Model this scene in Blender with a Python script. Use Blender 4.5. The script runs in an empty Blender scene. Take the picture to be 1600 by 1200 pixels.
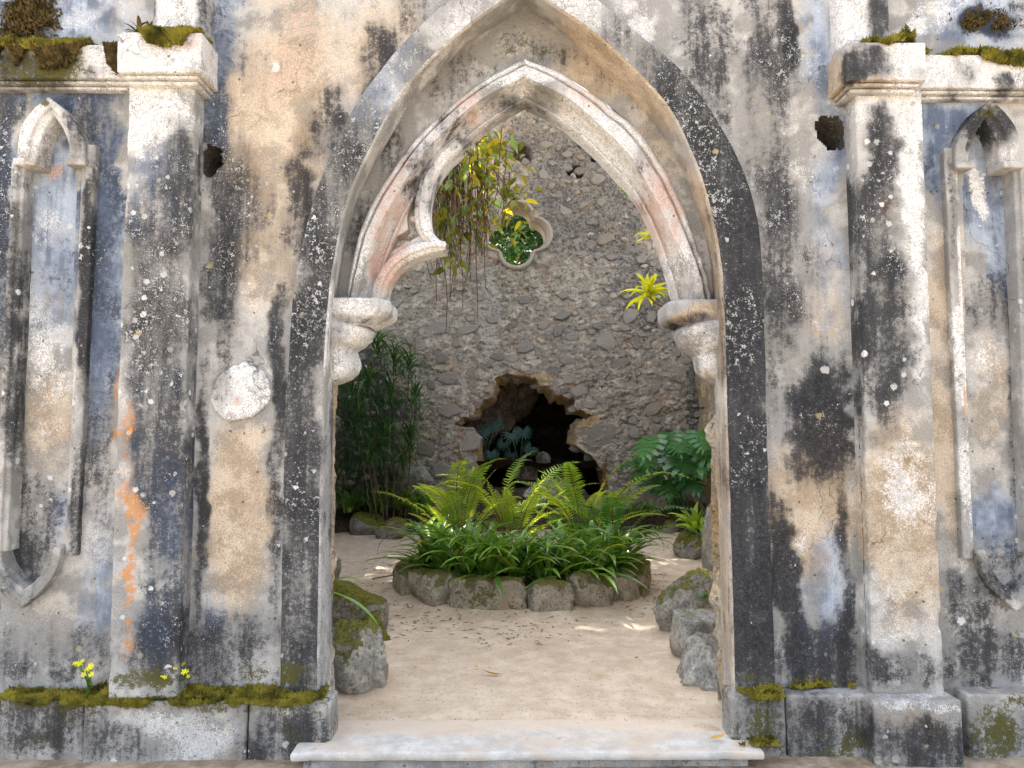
import bpy, bmesh, math, random
import numpy as np
from mathutils import Vector, Matrix, Euler

random.seed(7)
RNG = np.random.default_rng(11)
R = math.radians
sc = bpy.context.scene
col = sc.collection

# ------------------------------------------------------------------ camera
CAM = np.array((-0.10, -3.62, 1.42))
PITCH, YAW, FPX = 3.8, -0.57, 1156.0
cam_d = bpy.data.cameras.new('camera')
cam_d.sensor_width = 36.0
cam_d.lens = FPX / 1600 * 36
cam_d.clip_start = 0.05
cam_d.clip_end = 600
cam = bpy.data.objects.new('camera', cam_d)
col.objects.link(cam)
cam.location = CAM
cam.rotation_euler = (R(90 + PITCH), 0, R(YAW))
sc.camera = cam
CROT = np.array(Euler((R(90 + PITCH), 0, R(YAW))).to_matrix())

# ------------------------------------------------------------------ sky and sun
SUN_EL, SUN_AZ = 60.0, -46.0          # azimuth clockwise from +Y: behind the chapel, to the left
w = bpy.data.worlds.new('World')
sc.world = w
w.use_nodes = True
nt = w.node_tree
nt.nodes.clear()
sky = nt.nodes.new('ShaderNodeTexSky')
sky.sky_type = 'NISHITA'
sky.sun_disc = False
sky.sun_elevation = R(SUN_EL)
sky.sun_rotation = R(SUN_AZ)
sky.dust_density = 3.0
sky.ozone_density = 1.0
hs = nt.nodes.new('ShaderNodeHueSaturation')
hs.inputs['Saturation'].default_value = 0.42
bg = nt.nodes.new('ShaderNodeBackground')
bg.inputs['Strength'].default_value = 0.15
wo = nt.nodes.new('ShaderNodeOutputWorld')
nt.links.new(sky.outputs[0], hs.inputs['Color'])
nt.links.new(hs.outputs[0], bg.inputs['Color'])
nt.links.new(bg.outputs[0], wo.inputs['Surface'])
SUN = Vector((math.sin(R(SUN_AZ)) * math.cos(R(SUN_EL)), math.cos(R(SUN_AZ)) * math.cos(R(SUN_EL)), math.sin(R(SUN_EL))))
sl = bpy.data.lights.new('sun', 'SUN')
sl.energy = 4.5
sl.angle = R(0.55)
sl.color = (1.0, 0.93, 0.80)
so = bpy.data.objects.new('sun', sl)
col.objects.link(so)
so.location = (-8, 12, 20)
so.rotation_euler = SUN.to_track_quat('Z', 'Y').to_euler()
sc.view_settings.view_transform = 'Standard'
sc.view_settings.look = 'None'
sc.view_settings.gamma = 1.0
sc.view_settings.use_curve_mapping = False
sc.view_settings.exposure = 2.15
sc.render.resolution_x = 1024
sc.render.resolution_y = 768
sc.render.engine = 'CYCLES'
sc.cycles.max_bounces = 5
sc.cycles.diffuse_bounces = 3
sc.cycles.glossy_bounces = 2
sc.cycles.transmission_bounces = 3
sc.cycles.use_adaptive_sampling = True
sc.cycles.adaptive_threshold = 0.025

# ------------------------------------------------------------------ helpers
def P(px, py, Y):
    """photo pixel -> point on the vertical plane at depth Y"""
    d = CROT @ np.array(((px - 800) / FPX, (600 - py) / FPX, -1.0))
    t = (Y - CAM[1]) / d[1]
    return CAM + d * t

def G(px, py, z=0.0):
    """photo pixel -> point on the ground at height z"""
    d = CROT @ np.array(((px - 800) / FPX, (600 - py) / FPX, -1.0))
    t = (z - CAM[2]) / d[2]
    return CAM + d * t

def _h(ix, iy, iz, seed):
    n = (ix * 374761393 + iy * 668265263 + iz * 1440662683 + seed * 974634777) & 0xffffffff
    n = ((n ^ (n >> 13)) * 1274126177) & 0xffffffff
    n = ((n ^ (n >> 16)) * 2246822519) & 0xffffffff
    return ((n ^ (n >> 15)) & 0xffff) / 65535.0

def vnoise(p, seed=0):
    p = np.asarray(p, float)
    f = np.floor(p)
    i = f.astype(np.int64)
    t = p - f
    t = t * t * (3 - 2 * t)
    out = 0
    for dx in (0, 1):
        wx = t[:, 0] if dx else 1 - t[:, 0]
        for dy in (0, 1):
            wy = t[:, 1] if dy else 1 - t[:, 1]
            for dz in (0, 1):
                wz = t[:, 2] if dz else 1 - t[:, 2]
                out = out + wx * wy * wz * _h(i[:, 0] + dx, i[:, 1] + dy, i[:, 2] + dz, seed)
    return out

def fbm(p, scale, octv=4, seed=0, gain=0.5):
    p = np.asarray(p, float) * scale
    a, s, tot = 1.0, 0, 0
    for k in range(octv):
        s = s + a * vnoise(p + 17.3 * k, seed + k)
        tot += a
        a *= gain
        p = p * 2.03
    return s / tot          # 0..1

def sstep(a, b, x):
    t = np.clip((x - a) / (b - a), 0, 1)
    return t * t * (3 - 2 * t)

def inpoly(x, z, poly):
    poly = np.asarray(poly)
    r = np.zeros(len(x), bool)
    j = len(poly) - 1
    for i in range(len(poly)):
        xi, zi = poly[i]
        xj, zj = poly[j]
        if zi != zj:
            c = ((zi > z) != (zj > z)) & (x < (xj - xi) * (z - zi) / (zj - zi) + xi)
            r ^= c
        j = i
    return r

def spline(pts, n, closed=False):
    """Catmull-Rom through 3D points, resampled to n points evenly by length"""
    pts = np.asarray(pts, float)
    q = np.vstack([2 * pts[0] - pts[1], pts, 2 * pts[-1] - pts[-2]])
    if closed:
        q = np.vstack([pts[-1], pts, pts[0], pts[1]])
    o = []
    for i in range(1, len(q) - 2):
        for t in np.linspace(0, 1, 16, endpoint=False):
            a, b, c, d = q[i - 1], q[i], q[i + 1], q[i + 2]
            o.append(0.5 * ((2 * b) + (c - a) * t + (2 * a - 5 * b + 4 * c - d) * t * t + (3 * b - a - 3 * c + d) * t ** 3))
    o.append(q[-2])
    return resample(np.array(o), n)

def resample(o, n):
    o = np.asarray(o, float)
    L = np.concatenate([[0], np.cumsum(np.linalg.norm(np.diff(o, axis=0), axis=1))])
    s = np.linspace(0, L[-1], n)
    return np.stack([np.interp(s, L, o[:, k]) for k in range(3)], 1)

class MB:
    """collects geometry for ONE mesh"""
    def __init__(s):
        s.v, s.f = [], []
        s.n = 0
    def add(s, v, f):
        v = np.asarray(v, float).reshape(-1, 3)
        s.v.append(v)
        s.f += [tuple(int(i) + s.n for i in q) for q in f]
        s.n += len(v)
    def grid(s, g, flip=False, wrap=False):
        """g: array (m,n,3)"""
        m, n = g.shape[:2]
        a = np.arange(m * n).reshape(m, n)
        q = np.stack([a[:-1, :-1], a[:-1, 1:], a[1:, 1:], a[1:, :-1]], -1).reshape(-1, 4)
        if wrap:
            q2 = np.stack([a[:-1, -1], a[:-1, 0], a[1:, 0], a[1:, -1]], -1).reshape(-1, 4)
            q = np.vstack([q, q2])
        if flip:
            q = q[:, ::-1]
        s.add(g.reshape(-1, 3), q.tolist())
    def tube(s, pts, r, sides=6, cap=True):
        pts = np.asarray(pts, float)
        n = len(pts)
        r = np.broadcast_to(np.asarray(r, float), (n,))
        t = np.gradient(pts, axis=0)
        t /= np.linalg.norm(t, axis=1)[:, None] + 1e-9
        ref = np.array((0.31, 0.17, 0.93)) if abs(t[0, 2]) < 0.8 else np.array((0.93, 0.3, 0.1))
        u = np.cross(t, ref)
        u /= np.linalg.norm(u, axis=1)[:, None] + 1e-9
        vv = np.cross(t, u)
        a = np.linspace(0, 2 * math.pi, sides, endpoint=False)
        g = pts[:, None] + r[:, None, None] * (np.cos(a)[None, :, None] * u[:, None] + np.sin(a)[None, :, None] * vv[:, None])
        base = s.n
        s.grid(g, wrap=True)
        if cap:
            s.f.append(tuple(base + (n - 1) * sides + k for k in range(sides)))
            s.f.append(tuple(base + k for k in range(sides))[::-1])
    def verts(s):
        return np.vstack(s.v)
    def mesh(s, name, smooth=True):
        me = bpy.data.meshes.new(name)
        me.from_pydata(s.verts().tolist(), [], s.f)
        if smooth:
            me.polygons.foreach_set('use_smooth', [True] * len(me.polygons))
        me.update()
        return me

def link(name, me, mat, parent=None, loc=None, rot=None, scale=None):
    o = bpy.data.objects.new(name, me)
    col.objects.link(o)
    if mat and not me.materials:
        me.materials.append(mat)
    if parent:
        o.parent = parent
    if loc is not None:
        o.location = loc
    if rot is not None:
        o.rotation_euler = rot
    if scale is not None:
        o.scale = scale
    return o

def tag(o, label=None, cat=None, group=None, kind=None):
    if label: o['label'] = label
    if cat: o['category'] = cat
    if group: o['group'] = group
    if kind: o['kind'] = kind
    return o

def empty(name, loc=(0, 0, 0), rz=0, **k):
    o = bpy.data.objects.new(name, None)
    o.empty_display_size = 0.1
    col.objects.link(o)
    o.location = loc
    o.rotation_euler = (0, 0, rz)
    return tag(o, **k)

# ------------------------------------------------------------------ material helper
class NT:
    def __init__(s, name):
        s.m = bpy.data.materials.new(name)
        s.m.use_nodes = True
        s.t = s.m.node_tree
        s.t.nodes.clear()
        s.out = s.t.nodes.new('ShaderNodeOutputMaterial')
    def _set(s, sock, v):
        if v is None: return
        if isinstance(v, bpy.types.NodeSocket):
            s.t.links.new(v, sock)
        else:
            if sock.type == 'RGBA' and len(v) == 3: v = (*v, 1)
            sock.default_value = v
    def node(s, typ, ins=None, **props):
        n = s.t.nodes.new(typ)
        for k, v in props.items(): setattr(n, k, v)
        for k, v in (ins or {}).items(): s._set(n.inputs[k], v)
        return n
    def obj(s):
        return s.node('ShaderNodeTexCoord').outputs['Object']
    def scl(s, vec, v):
        return s.node('ShaderNodeVectorMath', {0: vec, 1: v}, operation='MULTIPLY').outputs[0]
    def addv(s, vec, v):
        return s.node('ShaderNodeVectorMath', {0: vec, 1: v}, operation='ADD').outputs[0]
    def noise(s, vec, scale, detail=5, rough=0.55, dist=0.0):
        return s.node('ShaderNodeTexNoise', {'Vector': vec, 'Scale': scale, 'Detail': detail, 'Roughness': rough, 'Distortion': dist}).outputs['Fac']
    def noisec(s, vec, scale, detail=3):
        return s.node('ShaderNodeTexNoise', {'Vector': vec, 'Scale': scale, 'Detail': detail}).outputs['Color']
    def voro(s, vec, scale, feature='F1', rnd=1.0):
        return s.node('ShaderNodeTexVoronoi', {'Vector': vec, 'Scale': scale, 'Randomness': rnd}, feature=feature)
    def m_(s, op, a, b=0.0, c=0.0, clamp=False):
        return s.node('ShaderNodeMath', {0: a, 1: b, 2: c}, operation=op, use_clamp=clamp).outputs[0]
    def add(s, a, b): return s.m_('ADD', a, b)
    def mul(s, a, b): return s.m_('MULTIPLY', a, b)
    def sub(s, a, b): return s.m_('SUBTRACT', a, b)
    def lt(s, a, b): return s.m_('LESS_THAN', a, b)
    def ss(s, x, a, b):
        return s.node('ShaderNodeMapRange', {'Value': x, 'From Min': a, 'From Max': b}, interpolation_type='SMOOTHSTEP').outputs['Result']
    def mix(s, f, a, b, blend='MIX'):
        n = s.node('ShaderNodeMix', data_type='RGBA', blend_type=blend)
        s._set(n.inputs[0], f); s._set(n.inputs[6], a); s._set(n.inputs[7], b)
        return n.outputs[2]
    def attr(s, name):
        n = s.node('ShaderNodeAttribute', attribute_name=name)
        return s.node('ShaderNodeSeparateColor', {0: n.outputs['Color']}).outputs
    def sep(s, c): return s.node('ShaderNodeSeparateColor', {0: c}).outputs
    def ramp2(s, f, a, b): return s.mix(f, a, b)
    def bump(s, h, strength=0.6, dist=0.01, normal=None):
        d = {'Height': h, 'Strength': strength, 'Distance': dist}
        if normal: d['Normal'] = normal
        return s.node('ShaderNodeBump', d).outputs[0]
    def bsdf(s, colr, rough=0.9, normal=None, spec=0.25):
        b = s.node('ShaderNodeBsdfPrincipled', {'Base Color': colr, 'Roughness': rough, 'Specular IOR Level': spec})
        if normal: s.t.links.new(normal, b.inputs['Normal'])
        return b.outputs[0]
    def done(s, sh):
        s.t.links.new(sh, s.out.inputs['Surface'])
        return s.m

# ---- weathered plaster: the stain channels come from mesh attributes, breakup from nodes
def mat_plaster():
    n = NT('weathered_plaster')
    p = n.obj()
    A, B, C, D = n.attr('stain_light_a'), n.attr('stain_b'), n.attr('stain_c'), n.attr('stain_d')
    K, BL, T = A[0], A[1], A[2]
    W, O, MO = B[0], B[1], B[2]
    L, PK, RG = C[0], C[1], C[2]
    mid, mid2, strb = D[0], D[1], D[2]
    fine = n.m_('MULTIPLY_ADD', n.noise(p, 150, 2, 0.6), 3.0, -1.0)          # stretched to about 0..1
    fin2 = n.m_('MULTIPLY_ADD', n.noise(n.addv(p, (5.1, 2.2, 7.7)), 42, 4, 0.7), 2.6, -.8)
    strk = n.m_('MULTIPLY_ADD', n.noise(n.scl(p, (30, 30, 3.2)), 1.0, 3, 0.65), 2.4, -.7)
    sp = n.add(n.mul(fine, .42), n.mul(fin2, .58))
    spc = n.sub(sp, .5)
    stc = n.sub(strk, .5)
    c = n.mix(n.ss(mid, .25, .75), (.29, .285, .27), (.50, .49, .47))
    c = n.mix(n.mul(n.ss(mid2, .4, .8), .5), c, (.33, .335, .34))
    tcol = n.mix(n.ss(n.add(n.mul(mid, .5), n.mul(sp, .5)), .25, .8), (.37, .285, .195), (.60, .505, .39))
    c = n.mix(n.mul(n.ss(n.add(T, n.mul(spc, .55)), .22, .85), .92), c, tcol)
    bcol = n.mix(n.ss(n.add(n.mul(mid, .45), n.add(n.mul(strb, .3), n.mul(strk, .25))), .25, .75), (.085, .125, .21), (.42, .50, .62))
    mB = n.ss(n.add(BL, n.add(n.mul(spc, .45), n.mul(stc, .35))), .22, .80)
    c = n.mix(n.mul(mB, .85), c, bcol)
    c = n.mix(n.mul(n.ss(n.add(W, n.add(n.mul(spc, .62), n.mul(stc, .25))), .22, .78), .92), c, n.mix(n.ss(sp, .2, .8), (.53, .525, .515), (.80, .80, .80)))
    c = n.mix(n.mul(n.mul(n.ss(n.add(PK, n.mul(spc, 1.0)), .35, .70), .75), n.ss(PK, .02, .2)), c, n.mix(fine, (.44, .25, .19), (.60, .42, .34)))
    c = n.mix(1.0, c, n.mix(n.ss(fine, .0, 1.0), (.84, .84, .845), (1.10, 1.095, 1.085)), 'MULTIPLY')
    # black biological crust, broken up by streaks and grain
    soil = n.mix(mB, (.30, .30, .31), (.28, .32, .40))
    c = n.mix(n.mul(n.ss(K, .12, .80), .42), c, n.mix(1.0, c, soil, 'MULTIPLY'))
    k = n.add(K, n.add(n.mul(spc, .70), n.mul(stc, .24)))
    mK = n.ss(k, .34, .82)
    kc = n.mix(n.ss(sp, .25, .95), (.008, .009, .012), (.052, .054, .063))
    kc = n.mix(n.mul(mB, .6), kc, n.mix(sp, (.008, .012, .025), (.065, .092, .155)))
    c = n.mix(n.mul(mK, .93), c, kc)
    # small pits in the render
    pv = n.voro(n.addv(p, (8.0, 1.0, 2.0)), 30)
    pr = n.sep(pv.outputs['Color'])
    pit = n.mul(n.lt(pr[0], .09), n.ss(n.sub(pv.outputs['Distance'], n.mul(pr[1], .12)), .12, .04))
    c = n.mix(n.mul(pit, .75), c, (.05, .045, .04))
    # lichen: powdery dust plus rosettes of several sizes with ragged rims
    dust = n.mul(n.mul(n.ss(n.add(sp, n.mul(L, .34)), .90, 1.08), n.ss(L, .2, .7)), .8)
    wob = n.addv(p, n.scl(n.addv(n.noisec(p, 75, 2), (-.5, -.5, -.5)), (.018, .018, .018)))
    lich = dust
    for sca, pk, r0, r1, off in ((9.5, .16, .05, .28, 0), (22, .80, .05, .40, 3.7)):
        v = n.voro(n.addv(wob, (off, off, off)), sca)
        q = n.sep(v.outputs['Color'])
        rad = n.add(n.mul(n.mul(q[1], q[1]), r1 - r0), r0)
        on = n.lt(q[0], n.mul(L, pk))
        spot = n.mul(on, n.ss(n.sub(n.sub(v.outputs['Distance'], rad), n.mul(spc, .10)), .03, -.04))
        spot = n.mul(spot, n.ss(n.add(sp, n.mul(q[2], .5)), .30, .62))
        lich = n.m_('MAXIMUM', lich, spot)
    lcol = n.mix(n.ss(n.add(n.mul(mid, .5), n.mul(q[2], .5)), .2, .8), (.27, .265, .24), (.62, .63, .62))
    c = n.mix(n.mul(lich, .9), c, lcol)
    v = n.voro(n.addv(wob, (1.7, 5.7, 2.7)), 14)
    q = n.sep(v.outputs['Color'])
    ys = n.mul(n.lt(q[0], n.mul(L, .08)), n.ss(n.sub(v.outputs['Distance'], n.mul(spc, .1)), .25, .16))
    c = n.mix(n.mul(ys, .6), c, (.44, .36, .19))
    c = n.mix(n.mul(n.ss(n.add(O, n.mul(spc, 1.5)), .40, .72), n.mul(n.ss(O, .02, .2), .85)), c, n.mix(sp, (.40, .13, .02), (.62, .29, .08)))
    c = n.mix(n.mul(n.mul(n.ss(n.add(MO, n.mul(spc, .95)), .36, .75), .92), n.ss(MO, .02, .2)), c, n.mix(sp, (.030, .028, .012), (.13, .12, .03)))
    # hairline cracks
    cv = n.voro(n.addv(n.scl(p, (1, 1, .8)), n.scl(n.noisec(p, 3.0, 4), (.5, .5, .5))), 1.15, 'DISTANCE_TO_EDGE')
    crk = n.mul(n.ss(cv.outputs['Distance'], .0038, .001), n.ss(mid2, .55, .78))
    c = n.mix(n.mul(crk, .6), c, (.04, .036, .03))
    hgt = n.add(n.add(n.mul(fine, .16), n.mul(fin2, .42)), n.mul(strk, .05))
    hgt = n.add(hgt, n.mul(n.mul(n.noise(p, 26, 4, .75), RG), 3.0))
    return n.done(n.bsdf(c, .93, n.bump(hgt, .6, .012), .15))

def mat_rubble(name, rand=False):
    """lime mortar and rubble; rand: stone colours vary per object"""
    n = NT(name)
    p = n.obj()
    if rand:
        oi = n.node('ShaderNodeObjectInfo')
        q = n.addv(p, n.scl(oi.outputs['Location'], (3.1, 3.1, 3.1)))
        rnd = oi.outputs['Random']
    else:
        q = p
        rnd = None
    fine = n.noise(q, 70, 4, .65)
    f2 = n.noise(q, 24, 6, .7)
    mid = n.noise(q, 5, 6, .6)
    big = n.noise(q, .9, 4, .55)
    if rand:
        s1 = n.mix(n.ss(rnd, .0, .55), (.32, .285, .24), (.53, .475, .40))
        s1 = n.mix(n.mul(n.ss(rnd, .78, .92), .55), s1, (.46, .34, .24))
        s1 = n.mix(n.mul(n.ss(rnd, .45, .5), n.mul(n.ss(rnd, .62, .57), .5)), s1, (.33, .27, .27))
        c = n.mix(n.ss(f2, .35, .7), s1, n.mix(.5, s1, (.16, .155, .15)))
        c = n.mix(n.mul(n.ss(mid, .5, .66), .55), c, (.40, .36, .30))
    else:
        v = n.voro(n.addv(n.scl(q, (1, 1, 1.35)), n.scl(n.noisec(q, 5), (.12, .12, .12))), 8.5)
        vc = n.sep(v.outputs['Color'])
        c = n.mix(n.ss(mid, .35, .65), (.37, .325, .26), (.66, .585, .475))
        c = n.mix(n.mul(n.lt(vc[0], .45), .55), c, n.mix(vc[1], (.22, .205, .20), (.46, .38, .30)))
        c = n.mix(n.mul(n.lt(vc[2], .035), .5), c, (.45, .26, .16))
        C3 = n.attr('stain_light_a')
        c = n.mix(n.mul(n.ss(n.add(C3[2], n.mul(n.sub(f2, .5), .9)), .4, .62), .8), c, n.mix(f2, (.42, .26, .10), (.70, .50, .25)))
        c = n.mix(n.mul(n.ss(n.add(C3[1], n.mul(n.sub(f2, .5), 1.)), .4, .65), .7), c, n.mix(f2, (.42, .39, .34), (.62, .58, .52)))
        c = n.mix(n.mul(n.ss(n.add(C3[0], n.add(n.mul(n.sub(f2, .5), .9), n.mul(n.sub(mid, .5), .8))), .4, .75), .85), c, n.mix(f2, (.035, .038, .045), (.16, .16, .165)))
    c = n.mix(n.mul(n.ss(f2, .55, .63), .8), c, (.06, .055, .052))
    c = n.mix(1.0, c, n.mix(n.ss(fine, .25, .75), (.62, .62, .63), (1.2, 1.2, 1.18)), 'MULTIPLY')
    c = n.mix(n.mul(n.ss(n.noise(q, 38, 5, .7), .58, .68), .5), c, (.62, .60, .55))
    h = n.add(n.add(n.mul(fine, .3), n.mul(f2, 1.0)), n.mul(mid, .5))
    return n.done(n.bsdf(c, .95, n.bump(h, .9, .035 if not rand else .02), .12))

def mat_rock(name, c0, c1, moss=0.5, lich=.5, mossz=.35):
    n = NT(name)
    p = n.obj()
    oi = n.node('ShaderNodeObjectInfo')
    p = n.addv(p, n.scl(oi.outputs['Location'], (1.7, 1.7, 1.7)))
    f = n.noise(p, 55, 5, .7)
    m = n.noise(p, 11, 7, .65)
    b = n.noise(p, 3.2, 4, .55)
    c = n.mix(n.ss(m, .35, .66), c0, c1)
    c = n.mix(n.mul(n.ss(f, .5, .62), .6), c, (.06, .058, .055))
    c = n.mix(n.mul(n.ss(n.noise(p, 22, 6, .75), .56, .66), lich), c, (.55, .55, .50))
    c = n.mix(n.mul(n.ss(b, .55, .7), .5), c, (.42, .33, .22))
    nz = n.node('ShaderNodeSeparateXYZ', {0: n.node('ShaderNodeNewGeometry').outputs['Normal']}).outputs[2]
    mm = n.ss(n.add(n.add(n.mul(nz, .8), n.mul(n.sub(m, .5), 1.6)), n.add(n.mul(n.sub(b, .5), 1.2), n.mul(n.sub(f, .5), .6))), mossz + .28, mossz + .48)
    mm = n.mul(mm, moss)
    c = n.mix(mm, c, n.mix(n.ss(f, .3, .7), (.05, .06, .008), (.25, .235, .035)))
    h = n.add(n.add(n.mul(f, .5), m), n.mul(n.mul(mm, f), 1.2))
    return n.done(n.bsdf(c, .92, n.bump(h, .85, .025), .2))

def mat_sand():
    n = NT('sand')
    p = n.obj()
    f = n.noise(p, 160, 3, .7)
    m = n.noise(p, 7, 7, .6)
    b = n.noise(p, 1.1, 4, .5)
    c = n.mix(n.ss(m, .35, .68), (.57, .455, .345), (.70, .59, .47))
    c = n.mix(n.mul(n.ss(b, .5, .7), .5), c, (.49, .37, .26))
    c = n.mix(1.0, c, n.mix(f, (.80, .79, .78), (1.18, 1.18, 1.17)), 'MULTIPLY')
    v = n.voro(p, 75)
    q = n.sep(v.outputs['Color'])
    g = n.mul(n.lt(q[0], .17), n.ss(v.outputs['Distance'], .34, .22))
    c = n.mix(n.mul(g, .75), c, n.mix(q[1], (.09, .06, .04), (.42, .34, .26)))
    v2 = n.voro(n.addv(n.scl(p, (1, 1.8, 1)), (4, 4, 4)), 26)
    q2 = n.sep(v2.outputs['Color'])
    g2 = n.mul(n.lt(q2[0], .10), n.ss(v2.outputs['Distance'], .22, .12))
    c = n.mix(n.mul(g2, .8), c, (.12, .07, .035))
    dmp = n.noise(n.scl(p, (1, 1.5, 1)), 4.2, 3, .5)
    c = n.mix(n.mul(n.ss(n.noise(p, 26, 4, .7), .56, .68), .45), c, (.36, .27, .19))
    h = n.add(n.add(n.mul(f, .5), n.mul(m, 1.4)), n.add(n.mul(g, .6), n.add(n.mul(n.noise(p, 32, 4), .8), n.mul(dmp, 2.0))))
    return n.done(n.bsdf(c, .97, n.bump(h, .75, .02), .1))

def mat_leaf(name, c0, c1, rough=.42, trans=.35, spec=.4, ts=2.2, nsc=3.0):
    n = NT(name)
    p = n.obj()
    oi = n.node('ShaderNodeObjectInfo')
    q = n.addv(p, n.scl(oi.outputs['Location'], (2.3, 2.3, 2.3)))
    f = n.add(n.mul(n.noise(q, nsc, 3), .55 if nsc < 5 else 1.0), n.mul(oi.outputs['Random'], .45 if nsc < 5 else 0.0))
    c = n.mix(n.ss(f, .25, .75), c0, c1)
    c = n.mix(n.mul(n.ss(n.noise(q, 40, 4), .6, .75), .35), c, tuple(x * .55 for x in c0))
    b = n.bsdf(c, rough, None, spec)
    tc = n.mix(1.0, c, (ts, ts * .95, ts * .35), 'MULTIPLY')
    t = n.node('ShaderNodeBsdfTranslucent', {'Color': tc}).outputs[0]
    mx = n.node('ShaderNodeMixShader', {0: trans, 1: b, 2: t}).outputs[0]
    return n.done(mx)

def mat_simple(name, c0, c1, scale=12, rough=.85, bump=.4, dist=.01, spec=.2):
    n = NT(name)
    p = n.obj()
    f = n.noise(p, scale, 7, .65)
    g = n.noise(p, scale * 5, 4, .65)
    c = n.mix(n.ss(f, .32, .68), c0, c1)
    c = n.mix(1.0, c, n.mix(g, (.7, .7, .7), (1.25, 1.25, 1.25)), 'MULTIPLY')
    return n.done(n.bsdf(c, rough, n.bump(n.add(f, n.mul(g, .5)), bump, dist), spec))

M = {}
M['plaster'] = mat_plaster()
M['rubble'] = mat_rubble('rubble_mortar')
M['stone'] = mat_rubble('rubble_stone', True)
M['rock'] = mat_rock('mossy_rock', (.22, .21, .18), (.40, .37, .31), .95, .45, .16)
M['rock_moss'] = mat_rock('very_mossy_rock', (.20, .19, .16), (.34, .32, .27), 1.0, .3, -.04)
M['rock_bare'] = mat_rock('bare_rock', (.21, .205, .19), (.43, .415, .37), .6, .8, .45)
M['edging'] = mat_rock('edging_rock', (.27, .24, .18), (.46, .41, .32), .9, .3, .0)
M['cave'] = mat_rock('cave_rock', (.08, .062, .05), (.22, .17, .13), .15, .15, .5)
M['sand'] = mat_sand()
def mat_step():
    n = NT('worn_limestone')
    p = n.obj()
    f, m, b = n.noise(p, 90, 4, .7), n.noise(p, 9, 7, .65), n.noise(n.scl(p, (1, 2.2, 1)), 2.6, 5, .6)
    c = n.mix(n.ss(m, .35, .65), (.42, .41, .39), (.60, .585, .56))
    c = n.mix(n.mul(n.ss(b, .42, .64), .75), c, (.52, .42, .32))
    y = n.node('ShaderNodeSeparateXYZ', {0: p}).outputs[1]
    c = n.mix(n.mul(n.ss(n.add(y, n.mul(n.sub(m, .5), .35)), -.06, .14), .8), c, (.60, .49, .38))
    c = n.mix(n.mul(n.ss(m, .60, .70), .6), c, (.24, .22, .19))
    c = n.mix(n.mul(n.ss(f, .60, .68), .6), c, (.20, .17, .13))
    return n.done(n.bsdf(c, .8, n.bump(n.add(m, n.mul(f, .4)), .5, .008), .25))
M['marble'] = mat_step()
M['earth'] = mat_simple('earth', (.20, .15, .10), (.40, .33, .25), 9, .95, .6, .02)
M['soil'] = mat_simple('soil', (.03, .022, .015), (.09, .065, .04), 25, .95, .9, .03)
M['bark'] = mat_simple('bark', (.09, .065, .045), (.22, .17, .12), 14, .9, .8, .02)
M['root'] = mat_simple('aerial_root', (.075, .045, .03), (.20, .12, .075), 10, .9, .3, .004)
M['moss'] = mat_leaf('moss', (.045, .045, .010), (.36, .31, .045), .9, .25, .1, 2.0, 14.0)
M['moss_dry'] = mat_leaf('dry_moss', (.025, .02, .010), (.17, .12, .045), .95, .1, .05, 2.0, 22.0)
M['strap'] = mat_leaf('strap_leaf', (.055, .145, .024), (.18, .32, .05), .25, .25, .55)
M['strap_y'] = mat_leaf('yellow_strap_leaf', (.22, .24, .02), (.40, .38, .04), .4, .4, .4)
M['fern'] = mat_leaf('fern_leaf', (.11, .20, .028), (.30, .37, .05), .42, .45, .35, 2.4)
M['fern_dark'] = mat_leaf('dark_fern_leaf', (.035, .11, .035), (.08, .19, .055), .45, .35, .35)
M['fern_dry'] = mat_leaf('dry_fern', (.10, .05, .025), (.24, .13, .06), .8, .25, .1)
M['stem_red'] = mat_simple('fern_stalk', (.10, .042, .022), (.22, .11, .05), 30, .6, .2, .003)
M['monstera'] = mat_leaf('monstera_leaf', (.035, .14, .04), (.10, .28, .07), .24, .25, .6)
M['dark_leaf'] = mat_leaf('shade_leaf', (.022, .075, .022), (.06, .15, .04), .4, .2, .4)
M['palm'] = mat_leaf('cave_palm_leaf', (.022, .065, .055), (.05, .12, .095), .4, .2, .4)
M['brom'] = mat_leaf('bromeliad_leaf', (.11, .22, .025), (.26, .36, .05), .35, .4, .4)
M['brom_y'] = mat_leaf('yellow_bromeliad_leaf', (.36, .40, .02), (.60, .58, .05), .4, .4, .3)
M['vine_y'] = mat_leaf('yellow_fig_leaf', (.34, .27, .02), (.56, .47, .04), .4, .5, .3)
M['vine_o'] = mat_leaf('olive_fig_leaf', (.10, .11, .018), (.24, .22, .03), .35, .4, .4)
M['vine_g'] = mat_leaf('green_fig_leaf', (.10, .20, .06), (.24, .34, .15), .35, .35, .4)
M['canopy'] = mat_leaf('canopy_leaf', (.03, .075, .014), (.08, .14, .025), .45, .35, .4)
M['shrub'] = mat_leaf('shrub_leaf', (.014, .045, .010), (.06, .12, .02), .45, .3, .4, 2.0)
M['dry_leaf'] = mat_leaf('dry_leaf', (.30, .15, .03), (.52, .30, .07), .6, .2, .2)
M['petal'] = mat_leaf('yellow_petal', (.72, .66, .02), (.85, .80, .03), .6, .3, .2, 1.2)
M['herb'] = mat_leaf('herb_leaf', (.05, .13, .02), (.12, .24, .04), .5, .3, .3)

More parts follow.
